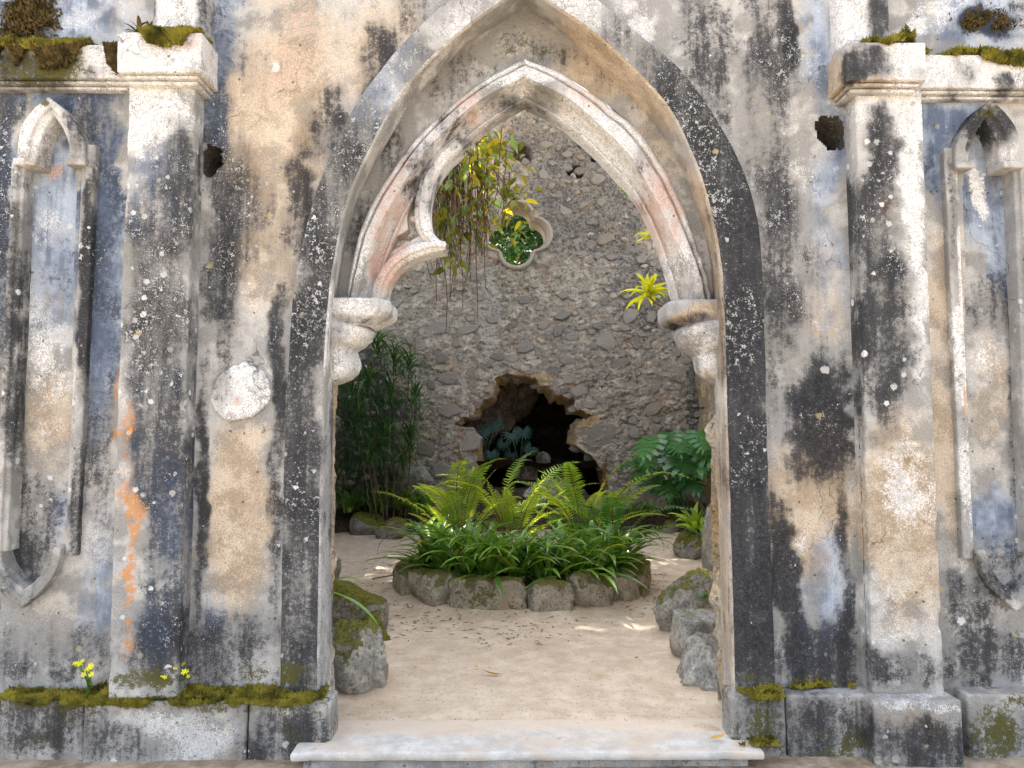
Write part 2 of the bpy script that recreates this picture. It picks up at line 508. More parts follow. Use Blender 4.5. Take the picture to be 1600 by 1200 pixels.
# ------------------------------------------------------------------ stains painted on the facade (own shapes, in facade metres)
CH = {'K': 0, 'B': 1, 'T': 2, 'W': 3, 'O': 4, 'M': 5, 'L': 6, 'P': 7, 'R': 8}
STAINS = {
 'wall': [
  # left inner panel
  ('B', 345, 90, 34, 170, .62), ('K', 345, 130, 34, 150, .45), ('T', 440, 200, 95, 260, .8), ('P', 455, 60, 40, 90, .42),
  ('T', 600, 60, 90, 110, .6), ('K', 380, 330, 60, 105, .62), ('L', 380, 330, 70, 140, .7), ('K', 345, 430, 30, 110, .5),
  ('T', 415, 420, 50, 90, .5), ('K', 350, 560, 30, 110, .35), ('T', 372, 790, 62, 150, 1.0), ('W', 372, 520, 60, 60, .15),
  ('K', 312, 780, 12, 190, .75), ('K', 435, 700, 14, 260, .5), ('K', 370, 1010, 90, 62, .42), ('M', 370, 1055, 100, 28, .3),
  ('B', 345, 930, 30, 50, .35), ('K', 472, 330, 26, 120, .72), ('K', 520, 195, 34, 80, .7), ('K', 590, 90, 34, 66, .55),
  ('K', 440, 540, 16, 160, .55), ('L', 420, 480, 50, 110, .45), ('W', 420, 575, 12, 20, .6), ('K', 650, 10, 40, 50, .4),
  # right inner panel
  ('W', 1010, 30, 60, 60, .35), ('K', 1100, 90, 55, 120, .48), ('K', 1180, 60, 22, 160, .62), ('K', 1225, 90, 26, 130, .55),
  ('K', 1235, 40, 14, 42, .9), ('K', 1190, 250, 50, 90, .5), ('B', 1290, 120, 30, 260, .62), ('W', 1250, 350, 18, 160, .5),
  ('B', 1285, 380, 34, 160, .35), ('K', 1225, 400, 50, 150, .55), ('L', 1230, 250, 90, 330, .65), ('K', 1292, 655, 46, 96, .95),
  ('K', 1215, 540, 30, 110, .4), ('T', 1275, 500, 60, 60, .35), ('T', 1270, 800, 75, 120, .9), ('T', 1120, 40, 60, 50, .3),
  ('K', 1228, 900, 24, 150, .85), ('B', 1290, 890, 40, 60, .45), ('W', 1250, 850, 22, 30, .35), ('K', 1290, 1030, 90, 55, .65),
  ('B', 1260, 960, 50, 60, .3), ('K', 1320, 900, 10, 200, .5), ('M', 1290, 1066, 90, 12, .4), ('T', 1300, 690, 40, 60, .4),
  # left outer panel
  ('B', 90, 30, 140, 60, .75), ('W', 150, 20, 60, 40, .25), ('K', 40, 40, 34, 50, .75), ('M', 40, 50, 30, 60, .5),
  ('B', 165, 400, 40, 300, .95), ('K', 168, 300, 36, 180, .62), ('K', 160, 620, 40, 200, .45), ('B', 10, 350, 30, 300, .6),
  ('K', 8, 330, 24, 170, .75), ('L', 10, 300, 40, 240, .8), ('K', 20, 170, 50, 50, .6), ('B', 110, 150, 100, 40, .8), ('K', 130, 190, 50, 60, .55),
  ('L', 160, 500, 40, 260, .25), ('B', 150, 900, 40, 90, .45), ('W', 150, 830, 30, 60, .35), ('K', 90, 1010, 120, 55, .42),
  ('L', 60, 960, 80, 90, .5), ('T', 90, 960, 80, 50, .35), ('K', 5, 640, 16, 250, .6), ('O', 182, 640, 5, 60, .5),
  # right outer panel
  ('B', 1520, 30, 100, 60, .75), ('W', 1470, 20, 50, 40, .4), ('K', 1540, 40, 40, 26, .85), ('K', 1590, 10, 20, 20, .7),
  ('B', 1465, 220, 30, 130, .8), ('W', 1475, 330, 20, 60, .35), ('B', 1500, 170, 70, 40, .7), ('T', 1478, 560, 40, 240, .75),
  ('K', 1455, 270, 10, 60, .5), ('T', 1490, 800, 40, 70, .5), ('K', 1520, 920, 80, 40, .45), ('K', 1530, 1020, 100, 62, .66),
  ('T', 1520, 950, 80, 40, .4), ('L', 1540, 960, 60, 60, .2), ('W', 1500, 870, 20, 20, .35)],
 'niche': [
  ('B', 88, 300, 60, 120, .95), ('W', 85, 360, 24, 44, .42), ('P', 88, 262, 13, 13, .75), ('B', 75, 470, 60, 100, .62), ('K', 95, 440, 30, 90, .3),
  ('W', 60, 560, 50, 100, .5), ('T', 62, 640, 60, 120, .55), ('K', 30, 620, 14, 200, .6), ('K', 40, 800, 60, 70, .5), ('K', 22, 880, 50, 50, .7), ('B', 95, 800, 20, 60, .4),
  ('B', 1530, 300, 60, 110, .75), ('W', 1527, 310, 18, 46, .95), ('K', 1550, 480, 50, 60, .5), ('T', 1545, 640, 40, 110, .6), ('B', 1560, 800, 50, 70, .7),
  ('K', 1590, 660, 16, 200, .6), ('K', 1570, 860, 50, 40, .5), ('B', 1570, 420, 40, 60, .6), ('W', 1545, 560, 30, 50, .3)],
 'frame': [
  ('W', 70, 190, 60, 60, .72), ('T', 60, 230, 30, 40, .5), ('K', 120, 205, 16, 40, .5), ('K', 140, 430, 14, 200, .85), ('W', 31, 270, 14, 50, .7),
  ('K', 20, 520, 18, 230, .7), ('W', 120, 640, 14, 90, .25), ('K', 122, 800, 22, 90, .6), ('W', 60, 920, 50, 40, .35), ('K', 40, 900, 60, 60, .45),
  ('M', 72, 158, 16, 14, .8), ('K', 1550, 190, 60, 50, .72), ('W', 1570, 240, 30, 40, .4), ('M', 1560, 165, 30, 20, .5), ('W', 1510, 500, 20, 220, .85), ('K', 1488, 330, 8, 120, .45),
  ('O', 1512, 640, 4, 60, .52), ('K', 1560, 890, 50, 40, .6), ('W', 1525, 780, 16, 60, .7), ('L', 60, 500, 140, 400, .3)],
 'pilaster': [
  ('W', 240, 160, 70, 70, .85), ('W', 250, 220, 60, 60, .45), ('K', 275, 260, 30, 90, .55), ('K', 245, 340, 60, 70, .50), ('B', 235, 300, 45, 110, .55),
  ('K', 240, 460, 60, 120, .50), ('W', 225, 420, 30, 150, .22), ('L', 240, 420, 70, 190, 1.0), ('K', 245, 640, 50, 170, .52), ('W', 205, 640, 20, 150, .30), ('K', 255, 860, 46, 190, .52), ('B', 260, 860, 40, 160, .3), ('B', 230, 800, 50, 260, .28),
  ('L', 230, 740, 60, 300, .32), ('O', 203, 680, 15, 36, .60), ('O', 205, 740, 16, 30, .42), ('O', 202, 800, 17, 44, .58), ('O', 200, 870, 11, 60, .50), ('O', 198, 970, 10, 70, .46),
  ('W', 203, 745, 12, 24, .55), ('W', 298, 640, 8, 430, .55), ('W', 200, 580, 14, 80, .3), ('K', 240, 1000, 60, 60, .5), ('M', 225, 1055, 50, 16, .7), ('P', 302, 248, 14, 24, .4),
  ('W', 205, 930, 14, 60, .35),
  ('W', 1390, 160, 60, 50, .85), ('W', 1425, 260, 20, 180, .8), ('K', 1375, 240, 34, 90, .78), ('K', 1370, 380, 36, 130, .62), ('K', 1385, 520, 60, 110, .68),
  ('L', 1375, 330, 40, 140, .55), ('P', 1388, 330, 12, 46, .55), ('W', 1440, 480, 14, 140, .6), ('K', 1400, 640, 44, 60, .45), ('T', 1415, 820, 80, 170, .85), ('R', 1405, 830, 80, 190, .9),
  ('W', 1425, 760, 50, 90, .45), ('K', 1420, 1040, 80, 36, .55), ('W', 1400, 960, 60, 50, .2), ('T', 1330, 500, 10, 500, .8), ('M', 1345, 640, 8, 120, .3), ('K', 1330, 700, 8, 180, .35)],
 'cap': [
  ('W', 250, 85, 110, 60, .9), ('P', 310, 90, 22, 40, .35), ('P', 225, 95, 30, 26, .25), ('W', 150, 100, 90, 60, .7), ('K', 150, 112, 40, 24, .35), ('K', 30, 105, 70, 40, .75), ('M', 50, 95, 80, 50, .7),
  ('T', 250, 120, 100, 10, .5), ('W', 1430, 85, 60, 60, .9), ('K', 1355, 90, 44, 34, .62), ('W', 1530, 100, 90, 60, .85), ('K', 1530, 105, 30, 30, .45), ('K', 1590, 120, 14, 20, .7), ('T', 1400, 125, 100, 9, .6),
  ('T', 1315, 100, 10, 40, .8), ('K', 1440, 120, 20, 14, .4)],
 'shaft': [
  ('W', 275, 20, 60, 80, .75), ('T', 290, 10, 40, 60, .4), ('K', 235, 20, 12, 60, .5), ('P', 270, 10, 30, 60, .2), ('K', 315, 30, 10, 60, .5),
  ('W', 1350, 20, 60, 80, .7), ('K', 1378, 20, 16, 60, .75), ('K', 1395, 10, 16, 50, .5), ('T', 1340, 20, 30, 50, .4)],
 'band': [
  ('K', 475, 900, 50, 260, .70), ('K', 475, 620, 50, 160, .74), ('K', 490, 430, 50, 130, .55), ('P', 510, 330, 40, 110, .30), ('K', 520, 300, 50, 120, .45), ('B', 600, 150, 60, 120, .35), ('L', 520, 300, 70, 200, 1.0), ('K', 560, 220, 50, 90, .50),
  ('W', 660, 80, 80, 90, .40), ('B', 640, 120, 80, 90, .35), ('K', 650, 90, 50, 60, .45), ('L', 620, 140, 90, 120, .9), ('W', 740, 10, 60, 40, .5), ('L', 470, 620, 50, 500, .62), ('W', 505, 760, 10, 330, .42),
  ('W', 560, 240, 14, 120, .5), ('W', 640, 130, 50, 50, .3), ('K', 470, 1040, 50, 40, .6), ('M', 470, 1055, 50, 16, .6), ('W', 492, 490, 20, 14, .75), ('W', 470, 980, 30, 60, .25),
  ('W', 900, 20, 60, 60, .6), ('L', 980, 90, 90, 90, 1.0), ('K', 960, 60, 50, 50, .4), ('K', 1040, 140, 60, 80, .72), ('K', 1110, 260, 60, 110, .88), ('K', 1155, 420, 50, 150, .95), ('K', 1165, 620, 50, 180, .97), ('K', 1175, 860, 60, 230, .97),
  ('L', 1080, 230, 70, 160, .95), ('L', 1160, 560, 50, 300, .40), ('W', 1139, 295, 12, 15, 1.0), ('W', 1183, 966, 16, 11, 1.0), ('W', 1150, 500, 40, 14, .45), ('W', 1060, 175, 30, 30, .35), ('B', 1010, 110, 60, 60, .3), ('W', 1128, 700, 6, 300, .4), ('M', 1175, 1062, 50, 10, .5)],
 'reveal': [
  ('W', 640, 120, 120, 130, .42), ('T', 700, 80, 120, 80, .35), ('B', 530, 420, 24, 150, .35), ('W', 512, 560, 12, 120, .7), ('W', 512, 860, 14, 240, .55), ('K', 512, 640, 12, 110, .5), ('K', 510, 900, 12, 200, .48), ('K', 548, 350, 18, 90, .35),
  ('T', 960, 120, 130, 130, .85), ('T', 1110, 400, 60, 160, .8), ('T', 1122, 800, 40, 300, .7), ('K', 1122, 640, 14, 160, .45), ('K', 1128, 900, 14, 160, .35), ('K', 1105, 420, 20, 120, .35)],
 'tympanum': [
  ('M', 800, 70, 80, 40, .30), ('K', 700, 110, 90, 60, .34), ('K', 600, 260, 50, 110, .38), ('T', 930, 120, 60, 60, .75), ('T', 1030, 240, 60, 90, .6), ('T', 860, 60, 50, 40, .35), ('K', 850, 80, 60, 30, .30), ('K', 560, 390, 24, 80, .45)],
 'moulding': [
  ('W', 620, 240, 180, 220, .95), ('W', 1000, 240, 150, 220, .95), ('W', 820, 110, 140, 40, .8), ('P', 612, 340, 44, 110, .58), ('P', 600, 400, 30, 60, .5), ('P', 1030, 300, 40, 90, .35), ('P', 700, 160, 60, 40, .38), ('P', 1040, 330, 50, 80, .42), ('P', 960, 150, 90, 60, .40), ('P', 740, 190, 60, 60, .42),
  ('K', 655, 280, 34, 60, .48), ('K', 720, 215, 40, 40, .45), ('K', 790, 160, 50, 26, .38), ('K', 870, 160, 50, 26, .36), ('K', 990, 290, 40, 60, .30), ('K', 600, 390, 24, 60, .34), ('P', 610, 410, 20, 40, .45), ('T', 1040, 420, 50, 80, .30), ('T', 820, 150, 120, 30, .3)],
 'corbel': [
  ('W', 560, 530, 60, 120, .66), ('K', 545, 535, 20, 30, .32), ('K', 560, 500, 40, 10, .35), ('T', 575, 505, 50, 12, .6), ('T', 1080, 490, 40, 14, .75), ('K', 1075, 500, 40, 10, .55), ('W', 1090, 540, 50, 60, .55), ('T', 1090, 590, 30, 16, .8), ('K', 560, 580, 30, 20, .2)],
 'plinth': [
  ('K', 70, 1140, 90, 50, .55), ('W', 260, 1140, 120, 50, .55), ('K', 200, 1160, 60, 30, .3), ('K', 450, 1140, 60, 50, .45), ('M', 320, 1090, 220, 14, .55), ('M', 60, 1100, 80, 20, .4),
  ('K', 1250, 1130, 110, 60, .58), ('M', 1180, 1130, 50, 40, .42), ('M', 1290, 1160, 50, 30, .32), ('K', 1440, 1150, 80, 50, .62), ('W', 1430, 1090, 80, 10, .6), ('W', 1240, 1084, 110, 8, .5), ('M', 1570, 1130, 50, 40, .5), ('K', 1580, 1150, 60, 50, .5), ('T', 1420, 1110, 60, 20, .3)],
 'patch': [('W', 380, 610, 60, 60, .72), ('K', 348, 605, 22, 44, .52), ('K', 380, 650, 40, 10, .3), ('B', 360, 590, 20, 20, .25), ('P', 375, 625, 12, 10, .45)],
}
BASE = {'wall': dict(K=.16, L=.18), 'niche': dict(K=.1, L=.12), 'frame': dict(K=.2, L=.2), 'pilaster': dict(K=.15, L=.2), 'cap': dict(K=.12), 'shaft': dict(K=.2),
        'band': dict(K=.25, L=.25), 'reveal': dict(K=.08, T=.1), 'tympanum': dict(K=.22, M=.12), 'moulding': dict(K=.08), 'corbel': dict(K=.14), 'plinth': dict(K=.3, L=.15, T=.35, M=.16), 'patch': dict(K=0), 'jamb': dict(K=.3, T=.45)}

KEYY = dict(pilaster=-.12, cap=-.18, shaft=-.1, plinth=-.12, band=-.05, tympanum=.18, moulding=.14, corbel=.15, niche=.06, frame=-.045, reveal=.05)
def stain_values(v, key):
    n = len(v)
    a = np.zeros((n, 12))
    for c, val in BASE.get(key, {}).items():
        a[:, CH[c]] = val
    wx = (fbm(v, 3.2, 3, 3) - .5) * .20 + (fbm(v, 17, 3, 9) - .5) * .09
    wz = (fbm(v, 2.6, 3, 5) - .5) * .26 + (fbm(v, 15, 3, 13) - .5) * .10
    for c, px, py, rx, ry, s in STAINS.get(key, []):
        q = P(px, py, KEYY.get(key, 0.0))
        amp = min(1.0, min(rx, ry) / 26.0)
        xx = v[:, 0] + wx * amp
        zz = v[:, 2] + wz * amp
        d = np.sqrt(((xx - q[0]) / (rx / 318)) ** 2 + ((zz - q[2]) / (ry / 318)) ** 2)
        wgt = s * sstep(1.45, .45, d)
        k = CH[c]
        a[:, k] = 1 - (1 - a[:, k]) * (1 - wgt)
    st = lambda x: np.clip((x - .5) * 2.2 + .5, 0, 1)
    mid = st(fbm(v, 10, 4, 71, .6)); mid2 = st(fbm(v, 4, 4, 72, .55)); sb = st(fbm(v * (1, 1, .10), 13, 4, 73, .6))
    a[:, 9], a[:, 10], a[:, 11] = mid, mid2, sb
    on = lambda k: a[:, k] > .01
    a[:, 0] += ((mid - .5) * .30 + (sb - .5) * .22 + (mid2 - .5) * .26) * on(0)
    a[:, 1] += ((mid2 - .5) * .35 + (sb - .5) * .25) * on(1)
    a[:, 2] += ((mid2 - .5) * .40 + (mid - .5) * .2) * on(2)
    a[:, 3] += ((mid - .5) * .45 + (sb - .5) * .25) * on(3)
    for k in (4, 5, 7):
        a[:, k] += (mid - .5) * .55 * on(k)
    a[:, 6] += ((mid2 - .5) * .8 + (mid - .5) * .3) * on(6)
    return np.clip(a, 0, 1)

def paint(me, key):
    n = len(me.vertices)
    v = np.empty(n * 3)
    me.vertices.foreach_get('co', v)
    a = stain_values(v.reshape(-1, 3), key)
    for nm, k in (('stain_light_a', 0), ('stain_b', 3), ('stain_c', 6), ('stain_d', 9)):
        at = me.color_attributes.new(nm, 'FLOAT_COLOR', 'POINT')
        d = np.ones((n, 4))
        d[:, :3] = a[:, k:k + 3]
        at.data.foreach_set('color', d.ravel())

def rough(v, amp=.004, scale=9, seed=1):
    """small uneven displacement so nothing is dead straight"""
    return v + (np.stack([fbm(v, scale, 4, seed + k * 7) for k in range(3)], 1) - .5) * 2 * amp

def loft(mb, rails, step=.012):
    """rails: list of (n,3) arrays of equal n; quad strips between neighbours, subdivided"""
    rows = [rails[0]]
    for a, b in zip(rails[:-1], rails[1:]):
        k = max(1, int(math.ceil(np.max(np.linalg.norm(b - a, axis=1)) / step)))
        for i in range(1, k + 1):
            rows.append(a + (b - a) * i / k)
    mb.grid(np.array(rows))

def pxrail(pts, Y, n):
    return spline([P(x, y, Y) for x, y in pts], n)

def slab(mb, x0, x1, y0, y1, z0, z1, step=.014, bev=.006, faces='fblrtu'):
    """box made of fine grids with chamfered edges (f front, b back, l r sides, t top, u underside)"""
    def ax(a, b, s):
        k = max(1, int(math.ceil((b - a - 2 * bev) / s)))
        return np.concatenate([[a], np.linspace(a + bev, b - bev, k + 1), [b]])
    X, Yv, Z = ax(x0, x1, step), ax(y0, y1, step), ax(z0, z1, step)
    c = np.array(((x0 + x1) / 2, (y0 + y1) / 2, (z0 + z1) / 2))
    h = np.array(((x1 - x0) / 2, (y1 - y0) / 2, (z1 - z0) / 2))
    def rnd(g):
        q = (g - c)
        inn = np.clip(q, -(h - bev), h - bev)
        d = q - inn
        l = np.linalg.norm(d, axis=-1, keepdims=True)
        return c + inn + np.where(l > 1e-9, d / np.maximum(l, 1e-9) * np.minimum(l, bev), 0)
    def face(A, B, fn, flip):
        a, b = np.meshgrid(A, B, indexing='ij')
        mb.grid(rnd(fn(a, b)), flip)
    if 'f' in faces: face(X, Z, lambda a, b: np.stack([a, np.full_like(a, y0), b], -1), True)
    if 'b' in faces: face(X, Z, lambda a, b: np.stack([a, np.full_like(a, y1), b], -1), False)
    if 'l' in faces: face(Yv, Z, lambda a, b: np.stack([np.full_like(a, x0), a, b], -1), False)
    if 'r' in faces: face(Yv, Z, lambda a, b: np.stack([np.full_like(a, x1), a, b], -1), True)
    if 't' in faces: face(X, Yv, lambda a, b: np.stack([a, b, np.full_like(a, z1)], -1), True)
    if 'u' in faces: face(X, Yv, lambda a, b: np.stack([a, b, np.full_like(a, z0)], -1), False)

def finish(mb, name, key, parent, amp=.003, scale=9, mat='plaster', seed=1):
    v = rough(mb.verts(), amp, scale, seed)
    mb.v = [v]
    me = mb.mesh(name)
    bm = bmesh.new()
    bm.from_mesh(me)
    bmesh.ops.remove_doubles(bm, verts=bm.verts, dist=.0004)
    bmesh.ops.recalc_face_normals(bm, faces=bm.faces)
    bm.to_mesh(me)
    bm.free()
    paint(me, key)
    return link(name, me, M[mat], parent)

XC = P(822, 400, 0)[0]
def mxp(pts, k=.972, dy=5):
    return [(822 + (822 - x) * k, y + dy) for x, y in pts]

# ================================================================== THE SETTING
XC0 = .10
def sand_z(v):
    """height of the sand at points v"""
    v = v * (1, 1, 0)
    z = .012 + (fbm(v, .9, 4, 31) - .5) * .05 + (fbm(v, 6, 4, 37) - .5) * .018
    edge = .10 - .19 * sstep(.2, 1.0, v[:, 0]) + (fbm(v * (1, 0, 0), 3.0, 4, 41) - .5) * .16
    z = np.where(v[:, 1] < edge + .10, z - (1 - sstep(edge - .03, edge + .10, v[:, 1])) * .05, z)
    # trodden hollow in the middle, sand banked up against the stones at the sides
    z += .03 * sstep(.75, 1.25, np.abs(v[:, 0] - .1)) * sstep(2.6, 1.2, v[:, 1]) * sstep(.35, .6, v[:, 1])
    for px, py, hh, rr in ((550, 1070, .04, .26), (540, 1000, .04, .35), (1095, 1000, .05, .34), (1108, 1065, .05, .26), (1093, 875, .04, .4), (600, 830, .03, .45), (650, 828, .03, .45), (1020, 822, .04, .4), (1080, 820, .05, .45)):
        g0 = G(px, py, 0)
        z += hh * np.exp(-((v[:, 0] - g0[0]) ** 2 + (v[:, 1] - g0[1]) ** 2) / rr ** 2)
    bc = G(815, 917, 0)
    z += .045 * np.exp(-((np.hypot(v[:, 0] - bc[0], v[:, 1] - bc[1]) - 1.1) / .16) ** 2)
    z = np.where((v[:, 1] < .06) & (np.abs(v[:, 0] - XC0) > 1.0), -.3, z)
    return z

def build_ground():
    mb = MB()
    s = np.concatenate([[-300, -120, -50, -20, -10], np.linspace(-6, 6, 61), [10, 20, 50, 120, 300]])
    a, b = np.meshgrid(s, s, indexing='ij')
    g = np.stack([a, b, np.full_like(a, -.075)], -1)
    fl = g.reshape(-1, 3)
    fl[:, 2] += (fbm(fl, 1.5, 3, 2) - .5) * .03
    mb.grid(fl.reshape(g.shape), True)
    tag(link('ground', mb.mesh('ground'), M['earth']), 'bare brown earth around the chapel', 'ground', kind='structure')
    # sand floor inside, lapping unevenly over the back of the doorstep
    mb = MB()
    X = np.linspace(-3.05, 3.05, 246)
    Y = np.concatenate([np.linspace(-.12, 2.5, 130), np.linspace(2.53, 8.3, 150)])
    a, b = np.meshgrid(X, Y, indexing='ij')
    g = np.stack([a, b, np.zeros_like(a)], -1)
    v = g.reshape(-1, 3)
    v[:, 2] = sand_z(v)
    mb.grid(v.reshape(g.shape), True)
    tag(link('sand_floor', mb.mesh('sand_floor'), M['sand']), 'pale trodden sand floor inside the ruined chapel', 'sand', kind='structure')

build_ground()

# ================================================================== FRONT OF THE CHAPEL
front = empty('chapel_front', (0, 0, 0), label='weathered plaster chapel front with pointed doorway arch and black and blue stains', cat='building')
NB = 330
outL = [(435, 1092), (438, 1060), (441, 850), (446, 680), (455, 500), (463, 430), (475, 370), (500, 283), (545, 183), (600, 103), (660, 37), (730, -25), (785, -64), (822, -86)]
arrL = [(498, 1092), (499, 1060), (502, 850), (505, 680), (512, 520), (521, 427), (542, 323), (578, 237), (630, 142), (706, 62), (785, 3), (822, -22)]
revL = [(516, 1092), (517, 1060), (518, 850), (520, 680), (524, 520), (532, 427), (554, 332), (587, 256), (644, 161), (725, 76), (785, 34), (820, 14)]
outR = [(1213, 1092), (1211, 1060), (1204, 850), (1198, 680), (1193, 475), (1181, 332), (1143, 228), (1072, 119), (1020, 72), (967, 28), (900, -28), (855, -62), (822, -86)]
arrR = [(1147, 1092), (1145, 1060), (1139, 850), (1134, 680), (1130, 520), (1124, 410), (1105, 315), (1078, 235), (1034, 157), (939, 62), (858, 4), (822, -22)]
revR = [(1132, 1092), (1130, 1060), (1124, 850), (1119, 680), (1115, 520), (1110, 410), (1083, 312), (1050, 238), (1010, 180), (915, 85), (858, 36), (820, 14)]
YB, YR, YT = -.05, .18, .18
M0L = [(540, 500), (542, 466), (545, 442), (563, 361), (601, 285), (663, 204), (749, 131), (820, 91)]
M1L = [(553, 500), (556, 468), (560, 452), (582, 380), (620, 304), (673, 228), (744, 161), (820, 119)]
M2L = [(584, 500), (590, 470), (596, 442), (615, 380), (644, 318), (682, 271), (729, 223), (777, 185), (820, 160)]
M0R = [(1114, 500), (1112, 466), (1109, 448), (1086, 375), (1053, 294), (1008, 219), (962, 174), (884, 119), (820, 91)]
M1R = [(1092, 500), (1085, 466), (1074, 418), (1029, 323), (977, 237), (896, 161), (820, 119)]
M2R = [(1062, 500), (1056, 470), (1048, 442), (1029, 380), (1000, 318), (962, 271), (915, 223), (867, 185), (820, 160)]

def niche_px(side):
    headO = [(27, 252), (30, 204), (50, 172), (75, 151), (105, 175), (127, 212), (133, 252)]
    headI = [(54, 258), (58, 225), (68, 198), (81, 178), (95, 200), (105, 228), (108, 254)]
    jRO, jRI = [(150, 226), (119, 868)], [(126, 226), (98, 868)]
    jLO, jLI = [(18, 252), (-10, 862)], [(35, 252), (8, 862)]
    botO = [(96, 856), (88, 888), (66, 922), (33, 950), (2, 926), (-18, 890), (-26, 856)]
    botI = [(80, 856), (70, 882), (54, 906), (33, 922), (14, 906), (0, 882), (-8, 856)]
    d = dict(headO=headO, headI=headI, jRO=jRO, jRI=jRI, jLO=jLO, jLI=jLI, botO=botO, botI=botI)
    if side > 0:
        d = {k: mxp(v) for k, v in d.items()}
    return d

def poly_xz(pts, Y=0.0):
    return [(P(x, y, Y)[0], P(x, y, Y)[2]) for x, y in pts]

def build_wall():
    def axis(lo, hi, f0, f1, st):
        return np.concatenate([np.linspace(lo, f0, 12, endpoint=False), np.arange(f0, f1, st), np.linspace(f1, hi, 12)])
    X = axis(-4.2, 4.2, -2.62, 2.48, .0095)
    Z = axis(-.2, 6.2, .2, 3.75, .0095)
    a, b = np.meshgrid(X, Z, indexing='ij')
    v = np.stack([a, np.zeros_like(a), b], -1).reshape(-1, 3)
    # opening outline: midway inside the raised band
    oL = [((a0 + b0) / 2, (a1 + b1) / 2) for (a0, a1), (b0, b1) in zip(pxr(outL), pxr(arrL))]
    oR = [((a0 + b0) / 2, (a1 + b1) / 2) for (a0, a1), (b0, b1) in zip(pxr(outR), pxr(arrR))]
    op = oL + oR[::-1]
    op[0] = (op[0][0], -1); op[-1] = (op[-1][0], -1)
    holes = [op]
    for s in (-1, 1):
        d = niche_px(s)
        holes.append(poly_xz([((p[0] + q[0]) / 2, (p[1] + q[1]) / 2) for p, q in zip(d['headO'], d['headI'])]
                     + [((p[0] + q[0]) / 2, (p[1] + q[1]) / 2) for p, q in zip(d['jRO'][1:], d['jRI'][1:])]
                     + [((p[0] + q[0]) / 2, (p[1] + q[1]) / 2) for p, q in zip(d['botO'], d['botI'])]
                     + [((p[0] + q[0]) / 2, (p[1] + q[1]) / 2) for p, q in zip(d['jLO'][1:], d['jLI'][1:])]))
    m, n = a.shape
    idx = np.arange(m * n).reshape(m, n)
    q = np.stack([idx[:-1, :-1], idx[1:, :-1], idx[1:, 1:], idx[:-1, 1:]], -1).reshape(-1, 4)
    cx = v[q].mean(1)
    keep = np.ones(len(q), bool)
    for h in holes:
        keep &= ~inpoly(cx[:, 0], cx[:, 2], h)
    q = q[keep]
    # gable: the wall rises to a point above the picture
    gable = cx[keep][:, 2] < 4.7 - np.abs(cx[keep][:, 0] - XC) * .22
    q = q[gable]
    # plaster relief, putlog holes
    v[:, 1] += (fbm(v, 2.2, 4, 4) - .5) * .022 + (fbm(v, 14, 4, 8) - .5) * .006
    for px, py, rx, ry in ((331, 246, 17, 30), (1299, 207, 27, 28)):
        c = P(px, py, 0)
        cc = v[q].mean(1)
        d = np.sqrt(((cc[:, 0] - c[0]) / (rx / 318)) ** 2 + ((cc[:, 2] - c[2]) / (ry / 318)) ** 2) + (fbm(cc, 13, 4, 21) - .5) * 1.3
        q = q[d > 1.0]
        # ragged cavity behind the hole
        mb = MB()
        th = np.linspace(0, 2 * math.pi, 40, endpoint=False)
        rows = []
        for t, y in ((1.75, .012), (1.5, .03), (1.25, .07), (1.08, .13), (.95, .22), (.7, .30), (.05, .31)):
            rows.append(np.stack([c[0] + np.cos(th) * t * rx / 318, np.full(40, y), c[2] + np.sin(th) * t * ry / 318], 1))
        mb.grid(np.array(rows), wrap=True)
        vv = mb.verts()
        vv[:, 1] = np.maximum(vv[:, 1] + (fbm(vv, 16, 4, 33) - .5) * .10, .014)
        mb.v = [vv]
        me = mb.mesh('putlog_hole')
        at = me.color_attributes.new('stain_light_a', 'FLOAT_COLOR', 'POINT')
        at.data.foreach_set('color', np.tile((.8, 0, .3, 1.0), len(me.vertices)))  # dark tone painted into the cavity in place of its shade
        link('putlog_hole', me, M['rubble'], front)
    me = bpy.data.meshes.new('wall')
    used = np.unique(q)
    rm = -np.ones(len(v), int)
    rm[used] = np.arange(len(used))
    vv = v[used]
    me.from_pydata(vv.tolist(), [], rm[q].tolist())
    me.polygons.foreach_set('use_smooth', [True] * len(me.polygons))
    me.update()
    STAINS['wall'] += [('K', 331, 246, 26, 40, .3), ('K', 1299, 215, 36, 40, .3), ('P', 1305, 238, 18, 10, .5)]  # black blobs at the putlog holes add to their painted shade
    paint(me, 'wall')
    link('wall', me, M['plaster'], front)

def pxr(pts, n=60):
    r = pxrail(pts, 0.0, n)
    return [(p[0], p[2]) for p in r]

build_wall()

